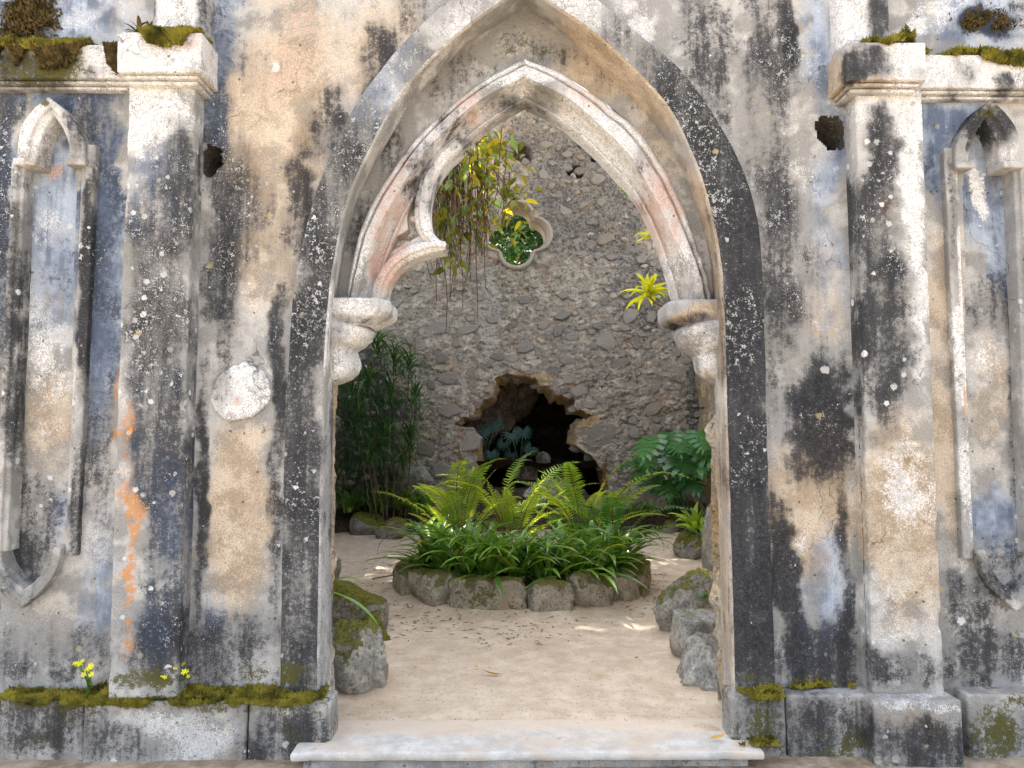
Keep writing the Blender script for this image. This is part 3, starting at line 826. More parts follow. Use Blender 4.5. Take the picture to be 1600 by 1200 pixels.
def build_arch():
    for oo, aa, rr, m0, m1, m2, side in ((outL, arrL, revL, M0L, M1L, M2L, 'l'), (outR, arrR, revR, M0R, M1R, M2R, 'r')):
        o0 = pxrail(oo, YB, NB)
        ow = o0.copy(); ow[:, 1] = .03
        ar = pxrail(aa, YB, NB)
        n1 = ar - (ar - o0) / np.linalg.norm(ar - o0, axis=1)[:, None] * .012
        ar2 = ar.copy(); ar2[:, 1] += .012
        rv = pxrail(rr, YR, NB)
        # worn arris
        mb = MB(); loft(mb, [ow, o0, n1])
        finish(mb, 'arch_band', 'band', front, .004, 11, seed=3)
        mb = MB(); loft(mb, [n1, ar2, rv])
        finish(mb, 'arch_reveal', 'reveal', front, .004, 11, seed=3)
        # recessed tympanum between reveal and moulding, only above the imposts
        zi = P(560, 497, YT)[2]
        k0 = int(np.argmin(np.abs(rv[:, 2] - zi)))
        rt = resample(rv[k0:], NB)
        t0 = pxrail(m0, YT - .012, NB)
        rt2 = rt.copy(); rt2[:, 1] = YT - .004
        out = rt + (rt - t0) / (np.linalg.norm(rt - t0, axis=1)[:, None] + 1e-6) * .03
        out[:, 1] = YT
        mb = MB(); loft(mb, [out, t0 + (t0 - out) * .02])
        finish(mb, 'tympanum', 'tympanum', front, .005, 10, seed=9)
        # carved moulding: fillet, band, hollow, roll, soffit
        def off(r, Y):
            r = r.copy(); r[:, 1] = Y; return r
        r0 = pxrail(m0, .13, NB)
        r1 = pxrail(m1, .09, NB)
        r2 = pxrail(m2, .21, NB)
        g = lambda t, Y: off(r0 + (r1 - r0) * t, Y)
        h = lambda t, Y: off(r1 + (r2 - r1) * t, Y)
        rails = [off(r0, .21), off(r0, .135), g(.12, .122), g(.26, .126), g(.32, .148), g(.38, .118), g(.46, .10), g(.97, .092)]
        mb = MB(); loft(mb, rails, .008)
        finish(mb, 'arch_moulding', 'moulding', front, .004 if side == 'l' else .007, 14, seed=6)
        rails = [g(.97, .092), h(.06, .12), h(.12, .155), h(.3, .195), h(.5, .215), h(.66, .218), h(.74, .20), h(.84, .188), h(.93, .196), h(1.0, .215), h(1.0, .235), h(1.0, .30)]
        mb = MB(); loft(mb, rails, .008)
        finish(mb, 'arch_hollow', 'moulding', front, .004, 14, seed=6)
        # inside face of the arch wall seen from within
        # rubble jamb below the corbels, behind the plaster reveal
        zc = P(540, 600, .18)[2]
        jt = rv[rv[:, 2] < zc + .12]
        jt = resample(jt, 140)
        sg = 1 if side == 'l' else -1
        mb = MB()
        j0 = jt.copy(); j0[:, 1] = .17; j0[:, 0] -= sg * .004
        j1 = jt.copy(); j1[:, 1] = .36; j1[:, 0] -= sg * .07
        rows = []
        for t in np.linspace(0, 1, 26):
            r_ = j0 + (j1 - j0) * t
            bmp = (fbm(r_ * (1, 1, 1), 5, 4, 77) - .38) * .20 * sstep(.0, .35, t)
            r_[:, 0] += sg * bmp
            rows.append(r_)
        mb.grid(np.array(rows))
        finish(mb, 'rubble_jamb', 'jamb', front, .003, 20, 'rubble')
    # back of the front wall (roofless inside face), with the same opening
    mb = MB()
    ol = np.array(pxr(revL, 50)); orr = np.array(pxr(revR, 50))
    for o, xs in ((ol, -4.2), (orr, 4.2)):
        in_ = np.stack([o[:, 0], np.full(50, .37), o[:, 1]], 1)
        in_[:, 0] += (-1 if xs < 0 else 1) * .07
        in_[0, 2] = -.2
        ex = np.stack([np.full(50, xs), np.full(50, .37), np.linspace(-.2, 3.75, 50)], 1)
        loft(mb, [in_, ex], .12)
        top = np.stack([np.linspace(xs, in_[-1, 0], 20), np.full(20, .37), np.linspace(3.75, 4.65, 20)], 1)
        low = np.stack([np.linspace(xs, in_[-1, 0], 20), np.full(20, .37), np.linspace(3.75, in_[-1, 2], 20)], 1)
        loft(mb, [low, top], .12)
    finish(mb, 'inner_face', 'jamb', front, .02, 4, 'rubble')

build_arch()

def build_corbels():
    for s, xe in ((1, 0), (-1, 0)):
        rev = revL if s > 0 else revR
        # wall face x at these heights
        def wall_x(py): return np.interp(py, [p[1] for p in rev][::-1], [p[0] for p in rev][::-1])
        prof = ([(602, 4), (598, 16), (592, 30), (582, 39), (570, 42), (558, 39), (550, 35), (546, 38), (540, 50), (530, 61), (518, 65), (508, 61), (502, 50), (498, 44)] if s > 0 else
                [(602, 4), (598, 10), (590, 22), (578, 33), (566, 36), (556, 37), (549, 44), (540, 56), (528, 65), (516, 67), (508, 62), (503, 52), (498, 44)])
        py = np.linspace(602, 498, 60)
        pw = np.interp(py, [p[0] for p in prof][::-1], [p[1] for p in prof][::-1])
        th = np.linspace(-math.pi / 2, math.pi / 2, 30)
        rows = []
        for y, wpx in zip(py, pw):
            c = P(wall_x(y), y, .22)
            pr = wpx / FPX * 3.84
            cs, sn = np.cos(th), np.sin(th)
            e = .75
            xx = c[0] + s * pr * np.abs(cs) ** e - s * .02
            yy = .25 + np.sign(sn) * np.abs(sn) ** e * (.20 * (wpx / 66) ** .6)
            rows.append(np.stack([xx, yy, np.full_like(xx, c[2])], -1))
        mb = MB(); mb.grid(np.array(rows))
        mb.v[-1] = mb.v[-1] + ((fbm(mb.v[-1], 9, 4, 15) - .5) * .05)[:, None] * np.array((s, -.6, .3))
        finish(mb, 'corbel', 'corbel', front, .004, 16)
        # impost slab: octagonal plan with a hollow underside
        plan0 = lambda pr: [(-.03, .045), (pr - .05, .045), (pr, .12), (pr, .36), (pr - .05, .43), (-.03, .43)]
        rows = []
        ref = P(wall_x(470), 470, .12)[0]
        lev = ([(508, 50), (500, 62), (494, 76), (488, 82), (486, 83), (470, 83), (467, 80)] if s > 0 else [(506, 44), (500, 60), (495, 69), (489, 72), (487, 72), (471, 72), (468, 69)])
        for y, wpx in lev:
            z = P(560, y, .08)[2]
            pr = wpx / FPX * 3.72
            k = wpx / 83
            pl = [(max(-.03, p[0]), .24 + (p[1] - .24) * (0.6 + .4 * k)) for p in plan0(pr)]
            ring = []
            for (xa, ya), (xb, yb) in zip(pl[:-1], pl[1:]):
                for t in np.linspace(0, 1, 10, endpoint=False):
                    ring.append((ref + s * (xa + (xb - xa) * t), ya + (yb - ya) * t, z))
            ring.append((ref + s * pl[-1][0], pl[-1][1], z))
            rows.append(np.array(ring))
        tp = rows[-1].copy(); cc = tp.mean(0); rows.append(cc + (tp - cc) * .02)
        mb = MB(); loft(mb, rows, .012)
        finish(mb, 'impost', 'corbel', front, .0035, 16)

build_corbels()

def build_tracery():
    """surviving cusp on one side: two ribs meeting in a point, pierced spandrel behind"""
    def rib(path, w0, w1, name):
        c = spline([P(x, y, .2) for x, y in path], 90)
        t = np.gradient(c, axis=0); t /= np.linalg.norm(t, axis=1)[:, None]
        nrm = np.stack([t[:, 2], np.zeros(len(t)), -t[:, 0]], 1)
        wd = np.interp(np.linspace(0, 1, 90), [0, .75, 1], [w0, w0, w1]) / FPX * 3.82
        prof = [(-.5, .32), (-.5, .18), (-.42, .165), (-.12, .155), (.15, .155), (.2, .17), (.42, .178), (.5, .19), (.5, .32), (-.5, .32)]
        rows = []
        for a, Y in prof:
            r_ = c + nrm * (a * wd)[:, None]
            r_[:, 1] = Y
            rows.append(r_)
        mb = MB(); loft(mb, rows, .008)
        finish(mb, name, 'moulding', front, .003, 16)
    rib([(716, 226), (690, 250), (668, 285), (660, 325), (664, 360), (678, 379), (697, 388)], 24, 12, 'cusp_rib')
    rib([(590, 478), (597, 444), (614, 416), (640, 397), (668, 388), (697, 385)], 22, 14, 'cusp_rib')
    outer = [(594, 448), (614, 382), (644, 318), (686, 262), (676, 285), (668, 325), (672, 360), (690, 384), (650, 394), (618, 416), (602, 440)]
    hole = [(648, 302), (640, 322), (637, 345), (639, 360), (631, 366), (620, 372), (611, 384), (604, 404), (616, 393), (630, 386), (636, 379), (641, 380), (655, 372), (661, 371), (656, 360), (652, 352), (645, 348), (643, 343), (649, 340), (649, 322)]
    cu = bpy.data.curves.new('spandrel', 'CURVE')
    cu.dimensions = '2D'; cu.fill_mode = 'BOTH'; cu.extrude = .045
    for pl in (outer, hole):
        sp = cu.splines.new('POLY')
        sp.points.add(len(pl) - 1)
        for q, (x, y) in zip(sp.points, pl):
            w_ = P(x, y, .25)
            q.co = (w_[0], w_[2], 0, 1)
        sp.use_cyclic_u = True
    tmp = bpy.data.objects.new('tmp', cu)
    col.objects.link(tmp)
    dg = bpy.context.evaluated_depsgraph_get()
    me = bpy.data.meshes.new_from_object(tmp.evaluated_get(dg))
    bpy.data.objects.remove(tmp)
    me.transform(Matrix.Translation((0, .265, 0)) @ Matrix.Rotation(R(90), 4, 'X'))
    bm = bmesh.new(); bm.from_mesh(me)
    bmesh.ops.triangulate(bm, faces=bm.faces)
    for _ in range(3):
        bmesh.ops.subdivide_edges(bm, edges=[e for e in bm.edges if e.calc_length() > .02], cuts=1)
        bmesh.ops.triangulate(bm, faces=bm.faces)
    bm.to_mesh(me); bm.free()
    me.name = 'spandrel'
    paint(me, 'moulding')
    link('spandrel', me, M['plaster'], front)

build_tracery()

def build_pilasters():
    for side in (-1, 1):
        if side < 0:
            x0, x1 = P(192, 400, -.12)[0], P(296, 400, -.12)[0]
        else:
            x0, x1 = P(1345, 400, -.12)[0], P(1450, 400, -.12)[0]
        zt, zb = P(250, 122, -.12)[2], P(250, 1078, -.12)[2] - .04
        mb = MB()
        slab(mb, x0, x1, -.12, .02, zb, zt, .010, .008, 'flr')
        v = mb.verts()
        v[:, 1] += (fbm(v, 3, 4, 61) - .5) * .012
        edge = np.minimum(np.abs(v[:, 0] - x0), np.abs(v[:, 0] - x1))
        chip = sstep(.03, .0, edge) * sstep(.52, .75, fbm(v, 9, 4, 63)) * (v[:, 1] < -.08)
        v[:, 1] += chip * .02
        if side > 0:            # render fallen off the lower part
            xr = (v[:, 0] - x0) / (x1 - x0)
            lz = P(1400, 670, -.12)[2] - xr * .22 + (fbm(v, 9, 4, 65) - .5) * .16
            fall = sstep(.012, -.012, v[:, 2] - lz) * (v[:, 1] < -.06) * sstep(.9, .72, xr)
            v[:, 1] += fall * (.016 + (fbm(v, 18, 4, 67) - .5) * .02)
        else:                   # chipped corner beside the putlog hole
            c = P(303, 246, -.12)
            d = np.sqrt(((v[:, 0] - c[0]) / .06) ** 2 + ((v[:, 2] - c[2]) / .11) ** 2) + (fbm(v, 14, 3, 21) - .5) * .8
            v[:, 1] += .03 * sstep(1, .7, d) * (v[:, 1] < -.05)
        mb.v = [v]
        pil = finish(mb, 'pilaster', 'pilaster', front, .003, 8)
        # cap block with a small moulding below
        bx0, bx1 = (P(183, 80, -.20)[0], P(315, 80, -.20)[0]) if side < 0 else (P(1322, 85, -.20)[0], P(1447, 85, -.20)[0])
        cz0, cz1 = P(250, 113 if side < 0 else 120, -.20)[2], P(250, 50 if side < 0 else 60, -.20)[2]
        mb = MB(); slab(mb, bx0, bx1, -.20, .02, cz0, cz1, .010, .007)
        finish(mb, 'pilaster_cap', 'cap', pil, .004, 9)
        mb = MB()
        slab(mb, bx0 + .022, bx1 - .022, -.178, .021, cz0 - .018, cz0 - .002, .012, .005)
        slab(mb, bx0 + .034, bx1 - .034, -.158, .022, cz0 - .040, cz0 - .020, .012, .008)
        finish(mb, 'cap_moulding', 'cap', pil, .002, 9)
        # shaft of the pinnacle above, set back and tapering
        sx0, sx1 = (P(227, 40, -.12)[0], P(319, 40, -.12)[0]) if side < 0 else (P(1314, 40, -.12)[0], P(1402, 40, -.12)[0])
        mid, hw = (sx0 + sx1) / 2, (sx1 - sx0) / 2
        zz = np.linspace(cz1 - .02, cz1 + 1.3, 120)
        th = np.linspace(-math.pi / 2, math.pi / 2, 30)
        rows = []
        for z in zz:
            k = 1 - .10 * (z - cz1) + .10 * math.exp(-max(0, z - cz1) / .08)
            k = max(k, .3)
            fl = 1 - .05 * np.abs(np.cos(th * 3))
            rows.append(np.stack([mid + hw * k * np.sign(np.sin(th)) * np.abs(np.sin(th)) ** .55, .02 - .14 * k * np.abs(np.cos(th)) ** .6 * fl, np.full_like(th, z)], -1))
        mb = MB(); mb.grid(np.array(rows))
        finish(mb, 'pinnacle_shaft', 'shaft', pil, .008, 7)
        # string course on the outer side
        for ys, depth, kz in ((0, -.085, 0),):
            if side < 0: ex0, ex1 = -4.2, bx0 + .03
            else: ex0, ex1 = bx1 - .03, 4.2
            fx0, fx1 = max(ex0, -2.7), min(ex1, 2.6)
            sz1, sz0 = P(120, 69 if side < 0 else 78, depth)[2], P(120, 122 if side < 0 else 131, depth)[2]
            for a, b, st in ((fx0, fx1, .010),) + (((ex0, fx0, .1),) if ex0 < fx0 else ()) + (((fx1, ex1, .1),) if ex1 > fx1 else ()):
                mb = MB(); slab(mb, a, b, depth, .02, sz0, sz1, st, .006)
                stc_ = finish(mb, 'string_course', 'cap', front, .003, 9)
                mb = MB(); slab(mb, a, b, depth + .022, .018, sz0 - .018, sz0 - .002, st, .006)
                slab(mb, a, b, depth + .045, .019, sz0 - .036, sz0 - .020, st, .006)
                finish(mb, 'string_moulding', 'cap', stc_, .002, 9)

build_pilasters()

def build_niches():
    for s in (-1, 1):
        d = niche_px(s)
        n = 70
        # recessed panel
        al = [P(x, y, .06) for k in d for x, y in d[k]]
        x0, x1 = min(p[0] for p in al) - .02, max(p[0] for p in al) + .02
        z0, z1 = min(p[2] for p in al) - .02, max(p[2] for p in al) + .02
        X, Z = np.arange(x0, x1, .011), np.arange(z0, z1, .011)
        a, b = np.meshgrid(X, Z, indexing='ij')
        v = np.stack([a, np.full_like(a, .062), b], -1).reshape(-1, 3)
        v[:, 1] += (fbm(v, 5, 4, 8) - .5) * .02
        mb = MB(); mb.grid(v.reshape(*a.shape, 3), True)
        pan = finish(mb, 'niche_panel', 'niche', front, .002, 9)
        F = -.038
        def strip(o, i, name, proud=F, sp=True, back=.07):
            f = (lambda p, Y: spline([P(x, y, Y) for x, y in p], n)) if sp else (lambda p, Y: resample([P(x, y, Y) for x, y in p], 90))
            ro, ri = f(o, proud), f(i, proud)
            a = ro.copy(); a[:, 1] = .02
            e = ri.copy(); e[:, 1] = back
            m1 = ro + (ri - ro) * .05; m1[:, 1] = proud
            m2 = ro + (ri - ro) * .58; m2[:, 1] = proud
            m3 = ro + (ri - ro) * .63; m3[:, 1] = proud + .015
            m4 = ro + (ri - ro) * .95; m4[:, 1] = proud + .016
            oo = ro.copy(); oo[:, 1] = proud + .004
            ri2 = ri.copy(); ri2[:, 1] = proud + .022
            mb = MB(); loft(mb, [a, oo, m1, m2, m3, m4, ri2, e], .009)
            # end caps
            sec = [a, oo, m1, m2, m3, m4, ri2, e]
            for k in (0, -1):
                mb.add([r_[k] for r_ in sec], [tuple(range(len(sec)))])
            finish(mb, name, 'frame', pan, .0035, 15, seed=5)
        h = len(d['headO']) // 2
        for a, b in ((0, h + 1), (h, None)):      # two halves meeting at the point
            strip(d['headO'][a:b], d['headI'][a:b], 'niche_head', -.062)
        # foot of the head: label stops
        strip(d['jRO'], d['jRI'], 'niche_jamb', sp=False)
        strip(d['jLO'], d['jLI'], 'niche_jamb', sp=False)
        hb = len(d['botO']) // 2
        for a, b in ((0, hb + 1), (hb, None)):
            strip(d['botO'][a:b], d['botI'][a:b], 'niche_foot', -.055)
        for o, i in ((d['headO'][-1], d['headI'][-1]), (d['headO'][0], d['headI'][0])):
            xa, xb = sorted((P(o[0], o[1], -.05)[0], P(i[0], i[1], -.05)[0]))
            z = P(o[0], o[1], -.05)[2]
            mb = MB(); slab(mb, xa - .012, xb + .012, -.068, .06, z - .022, z + .012, .010, .006)
            finish(mb, 'label_stop', 'frame', pan, .004, 13)
        # shoulders where the head meets the jamb

build_niches()

def build_plinth():
    zt = P(1250, 1074, 0)[2]
    def block(a, b, y0, z1, z0=-.25, bev=.010):
        mb = MB(); slab(mb, a, b, y0, .03, z0, z1, .012, bev, 'flrt')
        finish(mb, 'plinth_block', 'plinth', front, .006, 6, seed=int(abs(a) * 91) % 50)
    xs = lambda px: P(px, 1140, -.1)[0]
    # left run
    cuts = [xs(-160), xs(-4), xs(133), xs(388), xs(512)]
    for a, b in zip(cuts[:-1], cuts[1:]):
        block(a + .003, b - .003, -.11 + .012 * math.sin(a * 7), zt - .012)
    pb0, pb1 = P(146, 1100, -.2)[0], P(302, 1100, -.2)[0]
    # right run
    cuts = [xs(1146), xs(1230), xs(1362)]
    for a, b in zip(cuts[:-1], cuts[1:]):
        block(a + .002, b - .002, -.10 + .006 * math.sin(a * 9), zt)
    block(P(1366, 1100, -.2)[0], P(1504, 1100, -.2)[0], -.20, zt + .004)
    block(xs(1512), xs(1640), -.11, zt)
    mb = MB()
    slab(mb, xs(1646), 4.2, -.1, .02, -.25, zt, .12, .01, 'flrt')
    finish(mb, 'plinth_run', 'plinth', front, .006, 6)
    mb = MB()
    slab(mb, -4.2, xs(-164), -.1, .02, -.25, zt, .12, .01, 'flrt')
    finish(mb, 'plinth_run', 'plinth', front, .006, 6)
    # stone returns of the plinth into the doorway
    for s, px in ((-1, 512), (1, 1146)):
        x = xs(px)
        mb = MB()
        a, b = (x - .16, x + .012) if s < 0 else (x - .012, x + .16)
        slab(mb, a, b, -.103, .06, -.2, zt - (.02 if s < 0 else .006), .012, .012, 'flrt')
        finish(mb, 'plinth_return', 'plinth', front, .008, 7, seed=8)

build_plinth()

def build_patch():
    c = P(377, 614, 0)
    mb = MB()
    n, m = 90, 16
    a = np.linspace(0, 2 * math.pi, n, endpoint=False)
    rad = .140 * (1 + .06 * np.sin(a * 2 + .6) + .025 * np.sin(a * 3 + 2) + .02 * np.sin(a * 7 + 2) + .12 * np.exp(-((a - 1.45) / .12) ** 2))
    rad = rad * (1 + .018 * np.sin(a * 17 + 1) + .012 * np.sin(a * 29))
    rows = []
    for k, (t, y) in enumerate([(1.01, .01), (1.0, -.010), (.97, -.016)] + [(t, -.017) for t in np.linspace(.9, .02, m)]):
        rows.append(np.stack([c[0] + np.cos(a) * rad * t, np.full(n, y) - .004 * (1 - t), c[2] + np.sin(a) * rad * t], 1))
    mb.grid(np.array(rows), wrap=True)
    finish(mb, 'plaster_patch', 'patch', front, .004, 18)

build_patch()

# ---- doorstep
def build_doorstep():
    step = empty('doorstep', (0, -.05, 0), label='long worn white limestone doorstep under the pointed arch', cat='doorstep')
    x0, x1 = P(452, 1178, -.24)[0], P(1196, 1178, -.24)[0]
    mb = MB()
    slab(mb, x0, x1, -.24, .16, -.032, .004, .02, .012)
    v = rough(mb.verts(), .0025, 9, 4)
    e = sstep(.09, 0, np.abs(v[:, 1] + .24)) * sstep(.5, .75, fbm(v, 7, 4, 9))
    v[:, 1] += e * .010
    mb.v = [v - (0, -.05, 0)]
    link('slab', mb.mesh('slab'), M['marble'], step)
    mb = MB(); slab(mb, x0 + .05, x1 - .06, -.205, .15, -.2, -.034, .02, .012)
    v = rough(mb.verts(), .012, 8, 5)
    mb.v = [v - (0, -.05, 0)]
    me = mb.mesh('footing')
    paint(me, 'plinth')
    link('footing', me, M['plaster'], step)

build_doorstep()

# ================================================================== BACK AND SIDE WALLS
YBK = 8.0
GROTTO = [(748, 775), (744, 720), (728, 672), (712, 668), (717, 652), (737, 648), (740, 635), (748, 625), (771, 620), (774, 603), (773, 592), (792, 584), (838, 588), (846, 603), (860, 605), (868, 616), (884, 618), (896, 622), (900, 642), (911, 642), (928, 649), (902, 660), (902, 674), (903, 697), (933, 719), (948, 745), (952, 775)]
def quatre(c, lobe, offs, n=26):
    pts = []
    for k in range(4):
        ca = k * math.pi / 2
        cx, cz = c[0] + math.cos(ca) * offs, c[1] + math.sin(ca) * offs
        for t in np.linspace(-1.95, 1.95, n):
            pts.append((cx + math.cos(ca + t) * lobe, cz + math.sin(ca + t) * lobe))
    # drop points that fall inside a neighbouring lobe
    keep = []
    for x, z in pts:
        ok = True
        for k in range(4):
            ca = k * math.pi / 2
            if math.hypot(x - c[0] - math.cos(ca) * offs, z - c[1] - math.sin(ca) * offs) < lobe - 1e-4:
                ok = False
        if ok: keep.append((x, z))
    return keep

rub = empty('rubble_wall', (0, YBK, 0), label='high grey rubble end wall with quatrefoil opening and broken grotto mouth', cat='wall')
qc = P(807, 366, YBK)
QF = quatre((qc[0], qc[2]), .265, .265)
QF_IN = quatre((qc[0], qc[2]), .235, .255)
_g = resample([(x, 0, z) for x, z in poly_xz(GROTTO, YBK)], 220)
_g += np.stack([(fbm(_g, 3.2, 4, 91, .6) - .5) * .11 + (fbm(_g, 14, 3, 95) - .5) * .07, _g[:, 0] * 0, (fbm(_g, 3.2, 4, 93, .6) - .5) * .11 + (fbm(_g, 14, 3, 97) - .5) * .07], 1)
GP = [(p_[0], p_[2]) for p_ in _g]
putlogs = [(815, 239, 17, 14), (899, 268, 13, 10), (905, 224, 5, 7), (929, 248, 6, 6), (600, 300, 12, 10)]

def voro2(x, z, seed):
    """2D cells: random height of the nearest cell and distance to the border"""
    ix, iz = np.floor(x).astype(np.int64), np.floor(z).astype(np.int64)
    f1 = np.full(len(x), 9.0); f2 = f1.copy(); hh = np.zeros(len(x))
    for dx in (-1, 0, 1):
        for dz in (-1, 0, 1):
            cx, cz = ix + dx, iz + dz
            o = np.zeros_like(cx)
            d = np.hypot(cx + _h(cx, cz, o, seed) - x, cz + _h(cx, cz, o, seed + 1) - z)
            hv = _h(cx, cz, o, seed + 2)
            n1 = d < f1
            f2 = np.where(n1, f1, np.minimum(f2, d))
            hh = np.where(n1, hv, hh)
            f1 = np.where(n1, d, f1)
    return hh, f2 - f1

def back_top(x):
    return 7.0 - .75 * np.maximum(0, np.abs(x - .1) - .5)

def build_back():
    X = np.concatenate([np.arange(-3.15, -2.5, .05), np.arange(-2.5, 3.2, .0165)])
    Z = np.concatenate([np.arange(-.2, .5, .05), np.arange(.5, 6.5, .0165), np.arange(6.5, 7.2, .05)])
    a, b = np.meshgrid(X, Z, indexing='ij')
    v = np.stack([a, np.zeros_like(a), b], -1).reshape(-1, 3)
    m, n = a.shape
    idx = np.arange(m * n).reshape(m, n)
    q = np.stack([idx[:-1, :-1], idx[1:, :-1], idx[1:, 1:], idx[:-1, 1:]], -1).reshape(-1, 4)
    c = v[q].mean(1)
    gin = inpoly(c[:, 0], c[:, 2], GP)
    qin = inpoly(c[:, 0], c[:, 2], QF)
    top = c[:, 2] < back_top(c[:, 0]) + (fbm(c, 1.3, 3, 8) - .5) * .4
    q = q[~gin & ~qin & top]
    wv = v + np.stack([fbm(v, 6, 3, 51) - .5, v[:, 0] * 0, fbm(v, 6, 3, 52) - .5], 1) * .10
    h1, e1 = voro2(wv[:, 0] / .21, wv[:, 2] / .135, 3)
    h2, e2 = voro2(wv[:, 0] / .085, wv[:, 2] / .058, 5)
    smear = sstep(.40, .62, fbm(v, 1.1, 4, 55))
    rel = (fbm(v, 2.5, 4, 12) - .5) * .09 + (fbm(v, 16, 4, 14, .7) - .5) * .06
    rel += -(h1 - .4) * .022 + (1 - sstep(.0, .10, e1)) * .022 * (1 - smear) - (h2 - .4) * .030 + (1 - sstep(.0, .14, e2)) * .016 * (1 - .6 * smear)
    up = sstep(3.6, 5.4, v[:, 2] - .25 * v[:, 0])
    v[:, 1] = rel * (1 - .55 * up)
    for px, py, rx, ry in putlogs:
        p = P(px, py, YBK)
        d = np.sqrt(((v[:, 0] - p[0]) / (rx * .01)) ** 2 + ((v[:, 2] - p[2]) / (ry * .01)) ** 2) + (fbm(v, 9, 3, 4) - .5) * .7
        v[:, 1] += .32 * sstep(1.05, .8, d)
    used = np.unique(q); rm = -np.ones(len(v), int); rm[used] = np.arange(len(used))
    me = bpy.data.meshes.new('mortar')
    vv = v[used]
    me.from_pydata(vv.tolist(), [], rm[q].tolist())
    me.polygons.foreach_set('use_smooth', [True] * len(me.polygons))
    me.update()
    # stains: dark crust top right, pale streak down from the quatrefoil, ochre round the grotto; shade painted at the left end and right corner
    st = np.zeros((len(vv), 3))
    def blob(ch, px, py, rx, ry, s):
        p = P(px, py, YBK)
        wob = (fbm(vv, 1.6, 4, 3) - .5) * .9
        d = np.sqrt(((vv[:, 0] - p[0]) / (rx * .01)) ** 2 + ((vv[:, 2] - p[2]) / (ry * .01)) ** 2) + wob
        st[:, ch] = np.maximum(st[:, ch], s * sstep(1.3, .5, d))
    for a_ in ((0, 930, 300, 140, 130, .62), (0, 1020, 470, 90, 110, .62), (0, 860, 215, 130, 70, .60), (0, 620, 560, 60, 120, .45), (0, 690, 330, 70, 120, .55), (0, 1085, 640, 22, 120, .7), (0, 570, 660, 70, 190, .85), (0, 680, 330, 40, 110, .6), (0, 960, 250, 60, 50, .5),
               (1, 765, 500, 22, 90, .8), (1, 900, 560, 90, 70, .42), (1, 700, 600, 80, 80, .38), (1, 960, 420, 50, 50, .4), (1, 850, 520, 40, 90, .4), (1, 690, 690, 60, 50, .4),
               (2, 820, 590, 70, 14, .62), (2, 915, 655, 30, 16, .6), (2, 725, 660, 20, 14, .5), (2, 1050, 580, 40, 70, .25)):
        blob(*a_)
    at = me.color_attributes.new('stain_light_a', 'FLOAT_COLOR', 'POINT')
    d = np.ones((len(vv), 4)); d[:, :3] = st
    at.data.foreach_set('color', d.ravel())
    link('mortar', me, M['rubble'], rub)
    # back side and thickness
    mb = MB()
    for poly, dep, name, rgh in ((GP, .55, 'broken_edge', 1), (QF, .5, 'quatrefoil_reveal', 0)):
        pl = np.array([(x, 0, z) for x, z in poly])
        mb = MB()
        if rgh:
            ring = resample(pl, 260)
            cen = np.array((np.mean(ring[:, 0]), 0, 1.4))
            rows = []
            for k, t in enumerate(np.linspace(0, 1, 14)):
                r_ = ring.copy()
                dirv = cen - ring; dirv /= np.linalg.norm(dirv, axis=1)[:, None]
                wv = .11 * t + (fbm(ring + (0, t * .55, 0), 4, 4, 7) - .5) * .24 * min(1, t * 3)
                r_ = r_ + dirv * wv[:, None]
                r_[:, 1] = .02 + dep * t
                if k == 0:
                    r_ = ring - dirv * .04; r_[:, 1] = .03
                rows.append(r_)
            mb.grid(np.array(rows))
            v2 = rough(mb.verts(), .012, 12, 3); mb.v = [v2]
            me = mb.mesh(name)
            at = me.color_attributes.new('stain_light_a', 'FLOAT_COLOR', 'POINT')
            d = np.ones((len(v2), 4)); d[:, :3] = (0.05, 0, .75)
            at.data.foreach_set('color', d.ravel())
            link(name, me, M['rubble'], rub)
        else:
            c2 = np.array([(x, 0, z) for x, z in poly] + [(poly[0][0], 0, poly[0][1])])
            rows = []
            cc = np.array((qc[0], 0, qc[2]))
            for Y, k in ((-.02, 1.10), (-.055, 1.06), (-.055, 1.0), (-.04, .97), (.12, .96), (.16, .93), (.18, .87), (dep, .86)):
                r_ = cc + (c2 - cc) * k; r_[:, 1] = Y
                rows.append(r_)
            loft(mb, rows, .03)
            v2 = rough(mb.verts(), .008, 7, 3); mb.v = [v2]
            me = mb.mesh(name)
            n_ = len(v2)
            for nm, vals in (('stain_light_a', (.24, 0, .6)), ('stain_b', (.05, 0, .15)), ('stain_c', (.1, 0, .3)), ('stain_d', (.5, .5, .5))):
                at = me.color_attributes.new(nm, 'FLOAT_COLOR', 'POINT')
                d = np.ones((n_, 4)); d[:, :3] = vals
                at.data.foreach_set('color', d.ravel())
            link(name, me, M['plaster'], rub)
    # rear skin so the wall is solid from other sides (two sheets around the openings)
    mb = MB()
    xs = [-3.15, P(700, 600, YBK)[0] - .05, P(960, 600, YBK)[0] + .1, 3.2]
    ztop = 5.0
    gz = P(800, 575, YBK)[2] + .35
    rects = [(xs[0], xs[1], -.2, ztop), (xs[2], xs[3], -.2, ztop), (xs[1], xs[2], gz, qc[2] - .62), (xs[1], xs[2], qc[2] + .62, 6.1), (xs[1], qc[0] - .62, qc[2] - .62, qc[2] + .62), (qc[0] + .62, xs[2], qc[2] - .62, qc[2] + .62)]
    for x0, x1, z0, z1 in rects:
        a, b = np.meshgrid(np.linspace(x0, x1, 20), np.linspace(z0, z1, 20), indexing='ij')
        mb.grid(np.stack([a, np.full_like(a, .52), b], -1))
    mb.v = [rough(mb.verts(), .02, 3, 8)]
    link('rear_skin', mb.mesh('rear_skin'), M['rubble'], rub)

build_back()

